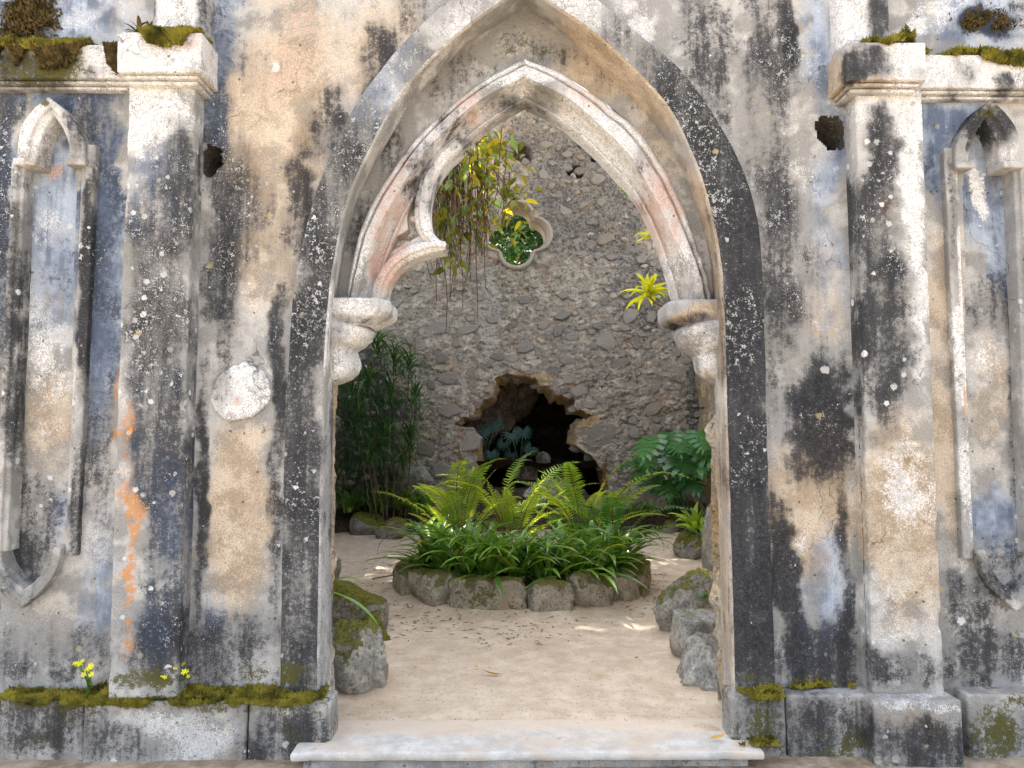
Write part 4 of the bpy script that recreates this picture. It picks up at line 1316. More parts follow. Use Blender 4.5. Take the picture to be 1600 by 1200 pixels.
def stone_mesh(seed):
    r = random.Random(seed)
    n = r.choice((6, 7, 7, 8, 9))
    a0 = r.random() * 6
    ang = [a0 + 2 * math.pi * (k + r.uniform(-.28, .28)) / n for k in range(n)]
    rad = [r.uniform(.72, 1.18) for _ in range(n)]
    v, f = [], []
    for t, y in ((1.0, .45), (.93, -.22), (.78, -.38)):
        for k in range(n):
            v.append((math.cos(ang[k]) * rad[k] * t + r.uniform(-.05, .05), y + r.uniform(-.13, .13), math.sin(ang[k]) * rad[k] * t + r.uniform(-.05, .05)))
    v.append((r.uniform(-.15, .15), -.42 + r.uniform(-.08, .08), r.uniform(-.15, .15)))
    for j in (0, 1):
        for k in range(n):
            k2 = (k + 1) % n
            f.append((j * n + k, j * n + k2, (j + 1) * n + k2, (j + 1) * n + k))
    for k in range(n):
        f.append((2 * n + k, 2 * n + (k + 1) % n, 3 * n))
    me = bpy.data.meshes.new('stone')
    me.from_pydata(v, [], f)
    bm = bmesh.new(); bm.from_mesh(me); bmesh.ops.recalc_face_normals(bm, faces=bm.faces); bm.to_mesh(me); bm.free()
    me.materials.append(M['stone'])
    return me

STONES = [stone_mesh(k) for k in range(18)]
def build_wall_stones():
    r = random.Random(5)
    placed = []          # x,z,rx,rz
    explicit = [(936, 680, 37, 25), (1160, 1, 0, 0), (733, 690, 18, 20), (946, 532, 18, 16), (879, 461, 10, 8), (888, 592, 14, 10), (960, 612, 16, 9), (990, 676, 12, 10), (905, 610, 17, 11), (850, 507, 14, 9), (731, 515, 20, 10),
                (700, 640, 22, 14), (640, 737, 30, 18), (985, 605, 14, 11), (1022, 605, 13, 11), (930, 541, 9, 6), (820, 470, 11, 8), (870, 430, 9, 7), (1050, 520, 16, 12), (700, 590, 18, 11), (690, 560, 14, 9), (665, 700, 20, 14), (690, 735, 22, 14), (1020, 640, 18, 11), (800, 560, 12, 9), (760, 590, 13, 9)]
    for px, py, rx, ry in explicit:
        if rx == 0: continue
        p = P(px, py, YBK)
        placed.append((p[0], p[2], rx * .0101, ry * .0101))
    fixed = len(placed)
    for rad, tries in ((.22, 6), (.16, 34), (.115, 220), (.08, 900), (.055, 2000)):
        for _ in range(tries):
            x, z = r.uniform(-2.9, 2.95), r.uniform(.1, 6.7)
            if z > back_top(x) - .35 or (z > 4.6 and r.random() < .6): continue
            rx, rz = rad * r.uniform(.85, 1.35), rad * r.uniform(.6, .95)
            if any(abs(x - a) < (rx + c) * .98 and abs(z - b) < (rz + d) * .98 and ((x - a) / (rx + c)) ** 2 + ((z - b) / (rz + d)) ** 2 < .92 for a, b, c, d in placed): continue
            if inpoly(np.array([x, x - rx, x + rx, x, x]), np.array([z, z, z, z - rz, z + rz]), GP).any(): continue
            if abs(x - qc[0]) < .62 + rx and abs(z - qc[2]) < .62 + rz: continue
            placed.append((x, z, rx, rz))
    # the 300 that show largest (in the part seen through the arch) are single stones
    def score(i):
        x, z, rx, rz = placed[i]
        vis = -2.2 < x < 2.95 and .6 < z < 6.3
        return (0 if i < fixed else 1, 0 if vis else 1, -rx * rz)
    order = sorted(range(len(placed)), key=score)
    mb = MB()
    for j, i in enumerate(order):
        x, z, rx, rz = placed[i]
        me = STONES[r.randrange(len(STONES))]
        dep = r.uniform(.05, .075)
        ang = r.uniform(-.35, .35)
        sink = r.uniform(-.014, .016)
        if j < 266:
            o = link('stone', me, None, rub, (x, sink, z), (0, ang, 0), (rx, dep, rz))
        else:
            M4 = Matrix.Translation((x, sink, z)) @ Matrix.Rotation(ang, 4, 'Y') @ Matrix.Diagonal((rx, dep, rz, 1))
            mb.add([M4 @ v.co for v in me.vertices], [tuple(p.vertices) for p in me.polygons])
    for k in range(20):            # broken stones round the rim of the breach
        x, z = GP[int((k + .5 + r.uniform(-.3, .3)) / 20 * len(GP))]
        link('stone', STONES[r.randrange(18)], None, rub, (x + r.uniform(-.03, .03), r.uniform(.05, .30), z + r.uniform(-.03, .03)), (r.uniform(-.4, .4), r.uniform(-.6, .6), r.uniform(-.4, .4)), (r.uniform(.07, .14), r.uniform(.10, .18), r.uniform(.05, .09)))
    o = link('rubble_fill', mb.mesh('rubble_fill'), M['rubble'], rub)
    tag(o, kind='stuff')
    me = o.data
    at = me.color_attributes.new('stain_light_a', 'FLOAT_COLOR', 'POINT')
    at.data.foreach_set('color', np.tile((0.1, .2, .1, 1.0), len(me.vertices)))

build_wall_stones()

def build_sides():
    for s, lab in ((-1, 'rough side wall of the ruin behind the tall strappy plants'), (1, 'rough side wall of the ruin, warm light painted in ochre, beside the split-leaf plant')):
        x = 2.93 * s
        t = empty('side_wall', (x, 4.3, 0), label=lab, cat='wall')
        Yv = np.linspace(-3.85, 3.75, 230)
        Z = np.linspace(-.25, 5.0, 170)
        a, b = np.meshgrid(Yv, Z, indexing='ij')
        v = np.stack([np.zeros_like(a), a, b], -1).reshape(-1, 3)
        top = 3.5 + (fbm(v, .9, 4, 8) - .5) * 1.0
        v[:, 2] = np.minimum(v[:, 2], top)
        v[:, 0] = -s * ((fbm(v, 3, 4, 5) - .5) * .14 + (fbm(v, 10, 4, 6) - .5) * .07)
        for nm, off in (('inner_face', 0), ('outer_face', .5 * s)):
            mb = MB()
            w_ = v.copy(); w_[:, 0] += off
            mb.grid(w_.reshape(*a.shape, 3), flip=(off != 0))
            me = mb.mesh(nm)
            at = me.color_attributes.new('stain_light_a', 'FLOAT_COLOR', 'POINT')
            at.data.foreach_set('color', np.tile((.5 if s < 0 else .2, .2, .1 if s < 0 else .55, 1.0), len(me.vertices)))  # shade on the left wall, warm bounce on the right, put into colour
            link(nm, me, M['rubble'], t)
        mb = MB()
        g0 = v.reshape(*a.shape, 3)[:, -1]
        g1 = g0 + (.5 * s, 0, 0)
        loft(mb, [g0, g1], .1)
        link('wall_top', mb.mesh('wall_top'), M['rubble'], t)
        # larger stones standing proud
        r = random.Random(20 + s)
        for k in range(60):
            o = link('stone', STONES[r.randrange(18)], None, t, (-s * .0, r.uniform(-3.5, 3.6), r.uniform(.1, 3.0)), (0, r.uniform(-.3, .3), -s * R(90)), (r.uniform(.09, .2), .08, r.uniform(.06, .13)))

build_sides()

# ================================================================== ROCKS
def rock_mesh(name, size, seed, mat, sub=5, cuts=7, bump=.10, cutd=(.55, .9), boxy=0.0):
    bm = bmesh.new()
    bmesh.ops.create_icosphere(bm, subdivisions=sub, radius=1)
    me = bpy.data.meshes.new(name)
    bm.to_mesh(me); bm.free()
    n = len(me.vertices)
    v = np.empty(n * 3); me.vertices.foreach_get('co', v); v = v.reshape(-1, 3)
    r = random.Random(seed)
    if boxy:
        e = np.abs(v).max(1)[:, None]
        v = v * (1 - boxy) + (v / e) * boxy * .85
    for _ in range(cuts):
        nn = np.array((r.gauss(0, 1), r.gauss(0, 1), r.gauss(0, .8))); nn /= np.linalg.norm(nn)
        d = v @ nn - r.uniform(*cutd)
        v -= np.maximum(d, 0)[:, None] * nn * .88
    off = np.array((r.random() * 40, r.random() * 40, 0))
    nr = v / (np.linalg.norm(v, axis=1)[:, None] + 1e-6)
    v += nr * ((fbm(v + off, 1.6, 5, seed % 17, .55) - .5) * 2 * bump * 1.6)[:, None]
    v += nr * (np.abs(fbm(v + off, 4.5, 4, seed % 13) - .5) * -2 * bump * .9)[:, None]
    v += nr * (np.abs(fbm(v + off, 9, 3, seed % 11) - .5) * -2 * bump * .45)[:, None]
    v *= np.array(size)
    me.vertices.foreach_set('co', v.ravel())
    me.polygons.foreach_set('use_smooth', [True] * n if False else [True] * len(me.polygons))
    me.update()
    me.materials.append(mat)
    return me

def rock(label, loc, size, seed, mat, rz=0.0, name='boulder', group=None, **k):
    o = link(name, rock_mesh(name, size, seed, M[mat], **k), None, None, loc, (0, 0, rz))
    return tag(o, label, 'rock', group)

def build_rocks():
    def gp(px, py, dz=0): g = G(px, py, 0); return np.array((g[0], g[1], dz))
    # left of the doorway
    rock('grey lichen-crusted boulder leaning by the mossy one, beside the doorway jamb', (-.94, .64, .12), (.20, .24, .27), 17, 'rock', .3, cuts=6, bump=.13)
    p = P(552, 952, 1.75); rock('round boulder capped with green moss, a long blade leaf across it', (p[0], 1.75, p[2] - .04), (.255, .27, .29), 8, 'rock_moss', .2, cuts=3, bump=.07)
    p = P(586, 1015, 1.5); rock('low mossy stone between the round mossy boulder and the sand', (p[0], 1.45, .05), (.12, .2, .17), 12, 'rock_moss', .2)
    p = P(520, 880, 3.7); rock('small mossy stone at the foot of the wall, behind the mossy round boulder', (p[0] - .08, 3.7, .13), (.16, .2, .22), 14, 'rock_moss', .5)
    # right of the doorway
    p = P(1078, 945, 1.75); rock('large angular boulder with moss on its slanting top, opposite the stone-edged bed', (p[0] - .02, 1.75, p[2] - .05), (.28, .33, .36), 21, 'rock', -.2, cuts=9, bump=.12)
    p = P(1095, 985, 1.15); rock('flat-topped brown block wedged between two boulders', (p[0] - .01, 1.12, p[2] - .05), (.21, .2, .20), 25, 'rock_bare', .25, boxy=.7, cuts=4)
    rock('grey streaked boulder resting against the plinth corner', (1.04, .62, .05), (.19, .2, .24), 29, 'rock_bare', -.3, cuts=10, bump=.13)
    p = P(1118, 890, 1.9); rock('upright rough stone standing behind the slanting mossy boulder', (p[0] + .14, 2.3, .42), (.13, .25, .5), 33, 'rock', 0)
    p = gp(1093, 884); rock('mossy rock carrying a rosette bromeliad', (p[0] + .02, p[1] + .3, .10), (.24, .28, .27), 37, 'rock_moss', 0, bump=.07)
    # low rocks edging the back beds
    for k, (px, py, sx, sz, lab) in enumerate(((571, 838, .26, .24, 'round mossy edging rock under the shade plants of the rear bed'), (612, 845, .24, .20, 'low mossy edging rock in the middle of the shaded rear border'), (650, 830, .27, .25, 'mossy edging rock next to the fern fronds in the rear border'))):
        p = gp(px, py); rock(lab, (p[0], p[1] + .15, sz * .5), (sx, .25, sz), 40 + k, 'rock_moss', k, bump=.07)
    for k, (px, py, sx, sz, lab) in enumerate(((1020, 828, .20, .20, 'brown mossy edging rock in front of the split-leaf plant'), (1080, 825, .26, .26, 'large yellow-mossed edging rock below the split-leaf plant'), (985, 830, .16, .15, 'small mossy edging rock half hidden by fern fronds'), (1048, 834, .13, .13, 'small stone wedged between the yellow-mossed edging rocks'))):
        p = gp(px, py); rock(lab, (p[0], p[1] + .1, sz * .55), (sx, .22, sz), 50 + k, 'rock_moss', k, bump=.07)
    # earth shoulders under the edging rocks
    # rocks at the grotto mouth
    for k, (px, py, sx, sz, lab) in enumerate(((822, 735, .22, .2, 'squat brown stone lying in the grotto mouth'), (848, 722, .10, .18, 'upright grey stone standing in the grotto mouth'), (857, 762, .10, .17, 'tall pale stone in front of the grotto sill'), (836, 776, .15, .18, 'broad pale stone left of the tall one before the grotto'), (880, 770, .12, .20, 'leaning pale stone right of the tall one before the grotto'))):
        Y = 8.35 if k < 2 else 7.55
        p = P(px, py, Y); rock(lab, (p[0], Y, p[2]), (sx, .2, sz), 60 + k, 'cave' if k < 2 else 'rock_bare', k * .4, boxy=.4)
    p = P(645, 742, 7.7); rock('grey granite block at the foot of the rubble wall behind the ferns', (p[0], 7.75, p[2] - .1), (.34, .3, .28), 70, 'rock_bare', .2, boxy=.5)

build_rocks()

# earth beds behind the edging rocks
def bed(name, label, x0, x1, y0, y1, h, seed):
    mb = MB()
    a, b = np.meshgrid(np.linspace(x0, x1, 60), np.linspace(y0, y1, 40), indexing='ij')
    v = np.stack([a, b, np.zeros_like(a)], -1).reshape(-1, 3)
    e = np.minimum(np.minimum(sstep(x0, x0 + .3, v[:, 0]), sstep(x1, x1 - .3, v[:, 0])), np.minimum(sstep(y0, y0 + .35, v[:, 1]), 1))
    v[:, 2] = -.05 + e * (h + (fbm(v, 4, 4, seed) - .4) * .14)
    mb.grid(v.reshape(*a.shape, 3), True)
    tag(link(name, mb.mesh(name), M['soil']), label, 'soil', kind='structure')
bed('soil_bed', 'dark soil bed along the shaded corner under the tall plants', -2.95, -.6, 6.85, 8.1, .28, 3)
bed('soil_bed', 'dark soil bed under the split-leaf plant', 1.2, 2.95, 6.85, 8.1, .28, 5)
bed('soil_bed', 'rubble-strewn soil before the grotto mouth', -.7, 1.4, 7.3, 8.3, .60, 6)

# grotto: a rough cave behind the wall
def build_cave():
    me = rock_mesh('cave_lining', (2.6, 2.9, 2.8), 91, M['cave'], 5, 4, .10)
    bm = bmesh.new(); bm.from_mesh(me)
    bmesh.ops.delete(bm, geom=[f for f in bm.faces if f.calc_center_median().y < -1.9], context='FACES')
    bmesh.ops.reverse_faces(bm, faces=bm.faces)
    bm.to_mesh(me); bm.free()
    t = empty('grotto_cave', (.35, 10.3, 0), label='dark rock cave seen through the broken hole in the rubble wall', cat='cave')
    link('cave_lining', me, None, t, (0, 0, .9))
    # hanging curtain of rock at its upper left
    for k, (dx, dz, sx, sz, sd) in enumerate(((-.75, 1.9, .45, .8, 5), (-.35, 2.05, .28, .75, 7), (-.05, 2.2, .24, .6, 9), (-1.15, 1.6, .4, .8, 4))):
        link('rock_curtain', rock_mesh('rock_curtain', (sx, .35, sz), sd + 90, M['cave'], 4, 4, .16), None, t, (dx, -1.1 + .1 * k, dz), (0, .25, 0))
    mb = MB()
    a, b = np.meshgrid(np.linspace(-2, 2, 30), np.linspace(-2.3, 2.4, 30), indexing='ij')
    v = np.stack([a, b, np.zeros_like(a)], -1).reshape(-1, 3)
    v[:, 2] = .75 + (fbm(v, 1.5, 4, 3) - .5) * .5 - .1 * v[:, 1]
    mb.grid(v.reshape(*a.shape, 3), True)
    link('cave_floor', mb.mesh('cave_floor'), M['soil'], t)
build_cave()

# ================================================================== PLANTED BED
BC = G(815, 917, 0); BC[2] = 0
BR = 1.06
def build_planter():
    t = empty('stone_planter', tuple(BC), label='round flower bed edged with upright mossy stones on the sand', cat='planter')
    edges = [-178, -150, -128, -104, -82, -58, -33, 1, 20, 39, 57, 80, 104, 130, 156, 182]
    hts = [.22, .24, .22, .24, .24, .29, .29, .275, .325, .285, .30, .28, .24, .22, .24]
    r = random.Random(4)
    for k in range(len(edges) - 1):
        a = R((edges[k] + edges[k + 1]) / 2)
        wd = BR * R(edges[k + 1] - edges[k]) / 2
        x, y = math.sin(a) * BR, -math.cos(a) * BR
        me = rock_mesh('edging_stone', (wd * 1.16, .14, hts[k] * .68), 110 + k, M['edging'], 4, 6, .10, (.62, .92), boxy=.72)
        link('edging_stone', me, None, t, (x, y, hts[k] * .42), (R(r.uniform(-6, 3)), R(r.uniform(-4, 4)), a))
    mb = MB()
    rr, th = np.meshgrid(np.linspace(0.01, 1.02, 26), np.linspace(0, 2 * math.pi, 60), indexing='ij')
    v = np.stack([rr * np.cos(th) * BR, rr * np.sin(th) * BR, .15 + .16 * (1 - rr ** 2)], -1)
    vv = v.reshape(-1, 3); vv[:, 2] += (fbm(vv, 5, 3, 2) - .5) * .06
    mb.grid(vv.reshape(v.shape), True)
    link('soil', mb.mesh('soil'), M['soil'], t)
build_planter()

# ---- leaf builders (unit meshes, shared by their copies)
def strap_mesh(name, L, wid, arch, droop, fold=.35, n=9, mat=None, tipw=.08, neck=.55, twist=0.0):
    """arching strap leaf from the origin, going up and out along +X"""
    t = np.linspace(0, 1, n)
    ang = R(arch) - R(droop) * t ** 1.4          # elevation angle along the leaf
    seg = L / (n - 1)
    x = np.concatenate([[0], np.cumsum(np.cos(ang[:-1]) * seg)])
    z = np.concatenate([[0], np.cumsum(np.sin(ang[:-1]) * seg)])
    wd = wid * np.minimum(1, neck + (1 - neck) * t / .35) * np.clip((1 - t) / .45, 0, 1) ** .7
    wd = np.maximum(wd, wid * tipw * (1 - t))
    nx, nz = -np.sin(ang), np.cos(ang)
    mb = MB()
    g = []
    for s in (-1, 0, 1):
        lift = wd * fold * abs(s) * .5
        g.append(np.stack([x + nx * lift, s * wd / 2 + np.sin(t * 3) * twist * L, z + nz * lift], 1))
    mb.grid(np.array(g))
    me = mb.mesh(name)
    if mat: me.materials.append(mat)
    return me

def frond_mesh(name, L, wid, arch, droop, mat, bare=.3, pairs=24, pin_w=.9, n=22, curl=0.0, seed=0, dry=False):
    r = random.Random(seed)
    t = np.linspace(0, 1, n)
    ang = R(arch) - R(droop) * t ** 1.5
    seg = L / (n - 1)
    x = np.concatenate([[0], np.cumsum(np.cos(ang[:-1]) * seg)])
    z = np.concatenate([[0], np.cumsum(np.sin(ang[:-1]) * seg)])
    y = np.sin(t * 2) * curl * L
    sp = np.stack([x, y, z], 1)
    mb = MB()
    mb.tube(sp, np.linspace(.0055, .0015, n), 4)
    nst = len(mb.f)
    for k in range(pairs):
        u = bare + (1 - bare) * (k + .5) / pairs
        i = u * (n - 1); i0 = min(int(i), n - 2); fr = i - i0
        p = sp[i0] * (1 - fr) + sp[i0 + 1] * fr
        a = ang[i0] * (1 - fr) + ang[i0 + 1] * fr
        s_ = (k + .5) / pairs
        pl = wid * (math.sin(min(1, (s_ + .12) / .42) * math.pi / 2) if s_ < .3 else (1 - ((s_ - .3) / .7) ** 1.5) * .97 + .03)
        if dry: pl *= r.uniform(.3, .9)
        tang = np.array((math.cos(a), 0, math.sin(a)))
        nor = np.array((-math.sin(a), 0, math.cos(a)))
        pw = L * (1 - bare) / pairs * pin_w * .5
        for sd in (-1, 1):
            jit = r.uniform(-.1, .1)
            dirv = np.array((0, sd, 0)) * .94 + tang * (.30 + jit) + nor * (.16 + r.uniform(-.12, .1))
            dirv /= np.linalg.norm(dirv)
            m = p + dirv * pl * .5
            e = p + dirv * pl - nor * pl * r.uniform(.12, .30) + tang * pl * .08
            mb.add([p - tang * pw, p + tang * pw, m + tang * pw * .95 + nor * .004, m - tang * pw * .95 - nor * .004, e], [(0, 1, 2, 3), (3, 2, 4)])
    me = mb.mesh(name)
    me.materials.append(M['stem_red']); me.materials.append(mat)
    mi = np.ones(len(me.polygons), np.int32); mi[:nst] = 0
    me.polygons.foreach_set('material_index', mi)
    return me

STRAPS = [strap_mesh('strap_leaf', L, w_, a, d, mat=M['strap'], twist=tw) for L, w_, a, d, tw in
          ((.62, .046, 62, 95, .02), (.56, .044, 50, 80, -.03), (.70, .048, 70, 115, .03), (.50, .042, 38, 65, .0), (.66, .044, 56, 100, -.02), (.46, .045, 76, 50, .01), (.58, .05, 28, 60, .03))]
STRAP_Y = strap_mesh('strap_leaf', .56, .044, 62, 95, mat=M['strap_y'])

def strap_clump(name, label, cat, loc, meshes, n, s0, s1, seed, group=None, spread=.06, tilt=8, extra=None, part='leaf', rzr=None):
    r = random.Random(seed)
    t = empty(name, loc, label=label, cat=cat, group=group)
    for k in range(n):
        a = r.uniform(0, 2 * math.pi) if rzr is None else r.uniform(*rzr)
        me = meshes[r.randrange(len(meshes))]
        if extra and r.random() < extra[1]: me = extra[0]
        s = r.uniform(s0, s1)
        link(part, me, None, t, (r.uniform(-1, 1) * spread, r.uniform(-1, 1) * spread, r.uniform(-.01, .02)), (R(r.uniform(-tilt, tilt)), R(r.uniform(-tilt, tilt)), a), (s, s * r.uniform(.85, 1.1), s))
    return t

def build_bed_plants():
    r = random.Random(12)
    spots = [(-86, .80), (-70, .82), (-54, .80), (-38, .62), (-36, .80), (-20, .80), (-16, .55), (-4, .80), (12, .80), (14, .55), (28, .80), (40, .60), (44, .80), (58, .80), (72, .80), (86, .78), (-62, .62)]
    for k, (a, rr) in enumerate(spots):
        x, y = BC[0] + math.sin(R(a)) * rr * BR, BC[1] - math.cos(R(a)) * rr * BR
        strap_clump('strap_leaf_plant', 'dark green strap-leaved clump along the front rim of the stone-edged bed', 'plant', (x, y, .20), STRAPS, 24, .85, 1.28, 200 + k, 'strap-leaved clumps in the round bed', extra=(STRAP_Y, .05))
    FR = [frond_mesh('frond', L, wd, a, d, M['fern'], bare, 25, .42, curl=c, seed=k) for k, (L, wd, a, d, bare, c) in enumerate(((1.15, .125, 78, 75, .38, .04), (1.05, .12, 62, 70, .34, -.05), (1.25, .13, 84, 100, .38, .02), (.95, .115, 48, 55, .32, .05), (.85, .10, 86, 45, .36, .0)))]
    FD = [frond_mesh('frond', L, wd, a, d, M['fern_dark'], bare, 23, .42, curl=c, seed=20 + k) for k, (L, wd, a, d, bare, c) in enumerate(((.95, .13, 60, 85, .2, .05), (.85, .125, 42, 70, .18, -.04), (1.0, .135, 72, 100, .22, .03)))]
    DRY = frond_mesh('frond', .9, .09, 45, 110, M['fern_dry'], .25, 22, .5, seed=47, dry=True)
    ferns = [((722, 812), FR, 28, .96, 'bright fern with reddish bare stalks at the shaded side of the round bed', 5, .0), ((800, 815), FR, 30, 1.0, 'tall yellow-green fern in the centre of the round bed before the grotto', 6, .05), ((915, 815), FR[:4], 26, .98, 'arching fern with long leaning fronds in the round bed beside the split-leaf plant', 7, -.1),
             ((955, 820), FD, 20, .98, 'dark green low fern spilling over the edging stones towards the sunlit sand', 8, 0), ((860, 822), FD, 11, .7, 'small dark fern between the tall ferns at the back of the strap-leaved clumps', 9, 0)]
    for (px, py), fr, n, s, lab, sd, b in ferns:
        rr = random.Random(sd)
        Y = BC[1] + rr.uniform(.0, .25)
        p = P(px, py, Y)
        t = empty('fern', (p[0], Y, .27), label=lab, cat='fern')
        for k in range(n):
            a = 2 * math.pi * (k + rr.uniform(-.6, .6)) / n
            q = s * rr.uniform(.6, 1.22)
            link('frond', fr[rr.randrange(len(fr))] if rr.random() > .07 else DRY, None, t, (math.cos(a) * .05, math.sin(a) * .05, 0), (R(rr.uniform(-16, 16)), R(rr.uniform(-16, 14)), a), (q, q * rr.uniform(.8, 1.1), q))
    # dead frond hanging over the rim and a dry upright one
    dm = frond_mesh('frond', .75, .07, 60, 165, M['fern_dry'], .2, 16, seed=40, dry=True)
    for px, py, Y, a, lab in ((640, 800, 3.3, 200, 'withered brown frond drooping over the bed rim above the sand'), (985, 800, 3.5, -20, 'withered dark frond hanging at the sunny rim of the round bed')):
        p = P(px, py, Y)
        t = empty('dead_frond', (p[0] + (.12 if px < 800 else -.1), Y, .32), label=lab, cat='dead leaf')
        link('frond', dm, None, t, (0, 0, 0), (0, 0, R(a)), (.8, .8, .8))
    du = frond_mesh('frond', .8, .10, 86, 20, M['fern_dry'], .1, 18, seed=44, dry=True)
    p = P(942, 790, 7.2); t = empty('dead_frond', (p[0], 7.2, .35), label='dry brown upright frond against the rubble wall beside the grotto', cat='dead leaf')
    link('frond', du, None, t, (0, 0, 0), (0, 0, 1))
    p = P(725, 770, 7.3); t = empty('dead_frond', (p[0], 7.3, .35), label='dry upright stalk against the wall below the grotto edge near the tall fern', cat='dead leaf')
    link('frond', du, None, t, (0, 0, 0), (0, 0, 2.2), (1.2, 1.2, 1.2))
build_bed_plants()

# ---- split-leaf plant
def monstera_mesh(seed):
    r = random.Random(seed)
    v, f = [], []
    nl = 6
    for k in range(13):
        t = k / 12
        v.append((t * 1.0, 0, -.10 * t * t + .02))
    for s in (-1, 1):
        for k in range(nl):
            t0, t1 = k / nl, (k + .82) / nl
            a = R(112 - 92 * (k / nl))
            ln = .56 * math.sin(math.pi * (.24 + .70 * (k + .5) / nl)) + .08
            d = np.array((math.cos(a), s * math.sin(a), 0))
            b0, b1 = np.array((t0, 0, .02)), np.array((t1, 0, .01))
            side = np.array((d[1] * s, -d[0] * s, 0)) * s
            wv = .085
            m0 = b0 + d * ln * .55 - np.array((wv * .35, 0, -.02))
            m1 = b1 + d * ln * .55 + np.array((wv * .15, 0, .02))
            e0 = b0 + d * ln * .95 - np.array((.01, 0, .09))
            e1 = b1 + d * ln * .92 + np.array((.0, 0, -.09))
            i = len(v)
            v += [tuple(b0), tuple(b1), tuple(m1), tuple(m0), tuple(e1), tuple(e0)]
            f += [(i, i + 1, i + 2, i + 3), (i + 3, i + 2, i + 4, i + 5)]
    i = len(v)
    v += [(.92, -.10, 0), (1.22, 0, -.20), (.92, .10, 0), (.8, 0, 0.01)]
    f += [(i, i + 1, i + 2, i + 3)]
    me = bpy.data.meshes.new('leaf')
    me.from_pydata(v, [], f)
    me.polygons.foreach_set('use_smooth', [True] * len(me.polygons))
    me.materials.append(M['monstera'])
    return me

def build_monstera():
    base = P(1062, 800, 7.35); base = np.array((base[0], 7.35, .28))
    t = empty('split_leaf_plant', tuple(base), label='glossy split-leaf plant with large slashed leaves above mossy edging rocks', cat='plant')
    ms = [monstera_mesh(k) for k in range(2)]
    r = random.Random(3)
    leaves = [(1010, 700, 38), (1042, 690, 34), (1012, 722, 34), (1060, 722, 46), (1098, 703, 44), (1085, 726, 40), (1035, 738, 32), (1080, 755, 34), (1002, 738, 30), (977, 727, 24), (1105, 725, 36), (1062, 700, 30), (1045, 765, 28), (1020, 757, 28), (1096, 690, 30), (1068, 744, 34)]
    for px, py, s in leaves:
        Y = 7.35 + r.uniform(-.45, .3)
        p = P(px, py, Y) - base
        sc_ = s * .0098 * 1.2
        yaw = math.atan2(-.8 + r.uniform(-.5, .4), p[0] + r.uniform(-.3, .3))
        rot = Euler((R(r.uniform(-18, 18)), R(r.uniform(18, 52)), yaw))
        fw = Vector((.5 * sc_, 0, 0)); fw.rotate(rot)
        lf = link('leaf', ms[r.randrange(2)], None, t, (p[0] - fw.x, p[1] - fw.y, p[2] - fw.z), rot, (sc_, sc_, sc_))
        mb = MB()
        e = np.array((p[0] - fw.x, p[1] - fw.y, p[2] - fw.z))
        b = np.array((r.uniform(-.15, .15), r.uniform(-.1, .15), -.05))
        mb.tube(spline([b, b * .4 + e * .5 + (0, .06, .14), e], 8), .012, 5)
        link('petiole', mb.mesh('petiole'), M['monstera'], t)
build_monstera()

# ---- bromeliads
BROM = [strap_mesh('leaf', L, w_, a, d, mat=M['brom'], fold=.6, neck=1.0) for L, w_, a, d in ((.38, .065, 55, 75), (.34, .06, 70, 60), (.40, .065, 38, 70), (.30, .06, 82, 35))]
BROMY = [strap_mesh('leaf', L, w_, a, d, mat=M['brom_y'], fold=.5, neck=1.0) for L, w_, a, d in ((.155, .027, 50, 85), (.145, .026, 70, 75), (.16, .027, 25, 60), (.13, .026, 82, 40), (.15, .026, 5, 60))]
p = G(1093, 884, 0)
strap_clump('bromeliad', 'yellow-green rosette bromeliad growing on a mossy rock', 'plant', (p[0] + .02, p[1] + .25, .30), BROM, 24, .85, 1.25, 301, spread=.03)
# yellow ones on the impost
p = P(1012, 462, .52)
t = strap_clump('air_plant', 'bright yellow spiky rosette growing from the broken impost', 'plant', (p[0], .52, p[2]), BROMY, 38, .75, 1.15, 305, spread=.01, tilt=20)
mb = MB()
e = P(1050, 482, .40) - np.array((p[0], .52, p[2]))
mb.tube(spline([(0, 0, 0), e * .5 + (0, 0, -.02), e], 8), .006, 5)
link('root', mb.mesh('root'), M['root'], t)
for (px, py, lab, sd, n) in ((1030, 372, 'small yellow tuft behind the arch moulding above the yellow rosette', 307, 12),):
    p = P(px, py, .42)
    strap_clump('air_plant', lab, 'plant', (p[0] + .005, .42, p[2]), BROMY, n + 6, .6, 1.0, sd, spread=.02, tilt=20, rzr=(R(120), R(250)))

p = P(985, 300, .40)
strap_clump('wall_herb', 'green herb sprouting behind the inner edge of the arch moulding', 'plant', (p[0] + .02, .40, p[2]), [strap_mesh('leaf', .05, .016, 60, 70, mat=M['herb'], n=5), strap_mesh('leaf', .04, .014, 30, 60, mat=M['brom'], n=5)], 46, .6, 1.2, 309, spread=.05, tilt=30)
# blade leaf lying on the round mossy boulder
bl = strap_mesh('leaf', .62, .045, 60, 100, mat=M['strap'], n=12)
p = P(522, 925, 1.4)
t = empty('blade_plant', (p[0], 1.4, p[2]), label='single long green blade leaf drooping over the round mossy boulder', cat='plant')
link('leaf', strap_mesh('leaf', .42, .045, -18, 45, mat=M['strap'], n=12), None, t, (0, -.02, 0), (0, 0, R(-12)))
link('leaf', strap_mesh('leaf', .22, .035, 20, 60, mat=M['strap'], n=10), None, t, (0, .1, .06), (0, 0, R(-30)))

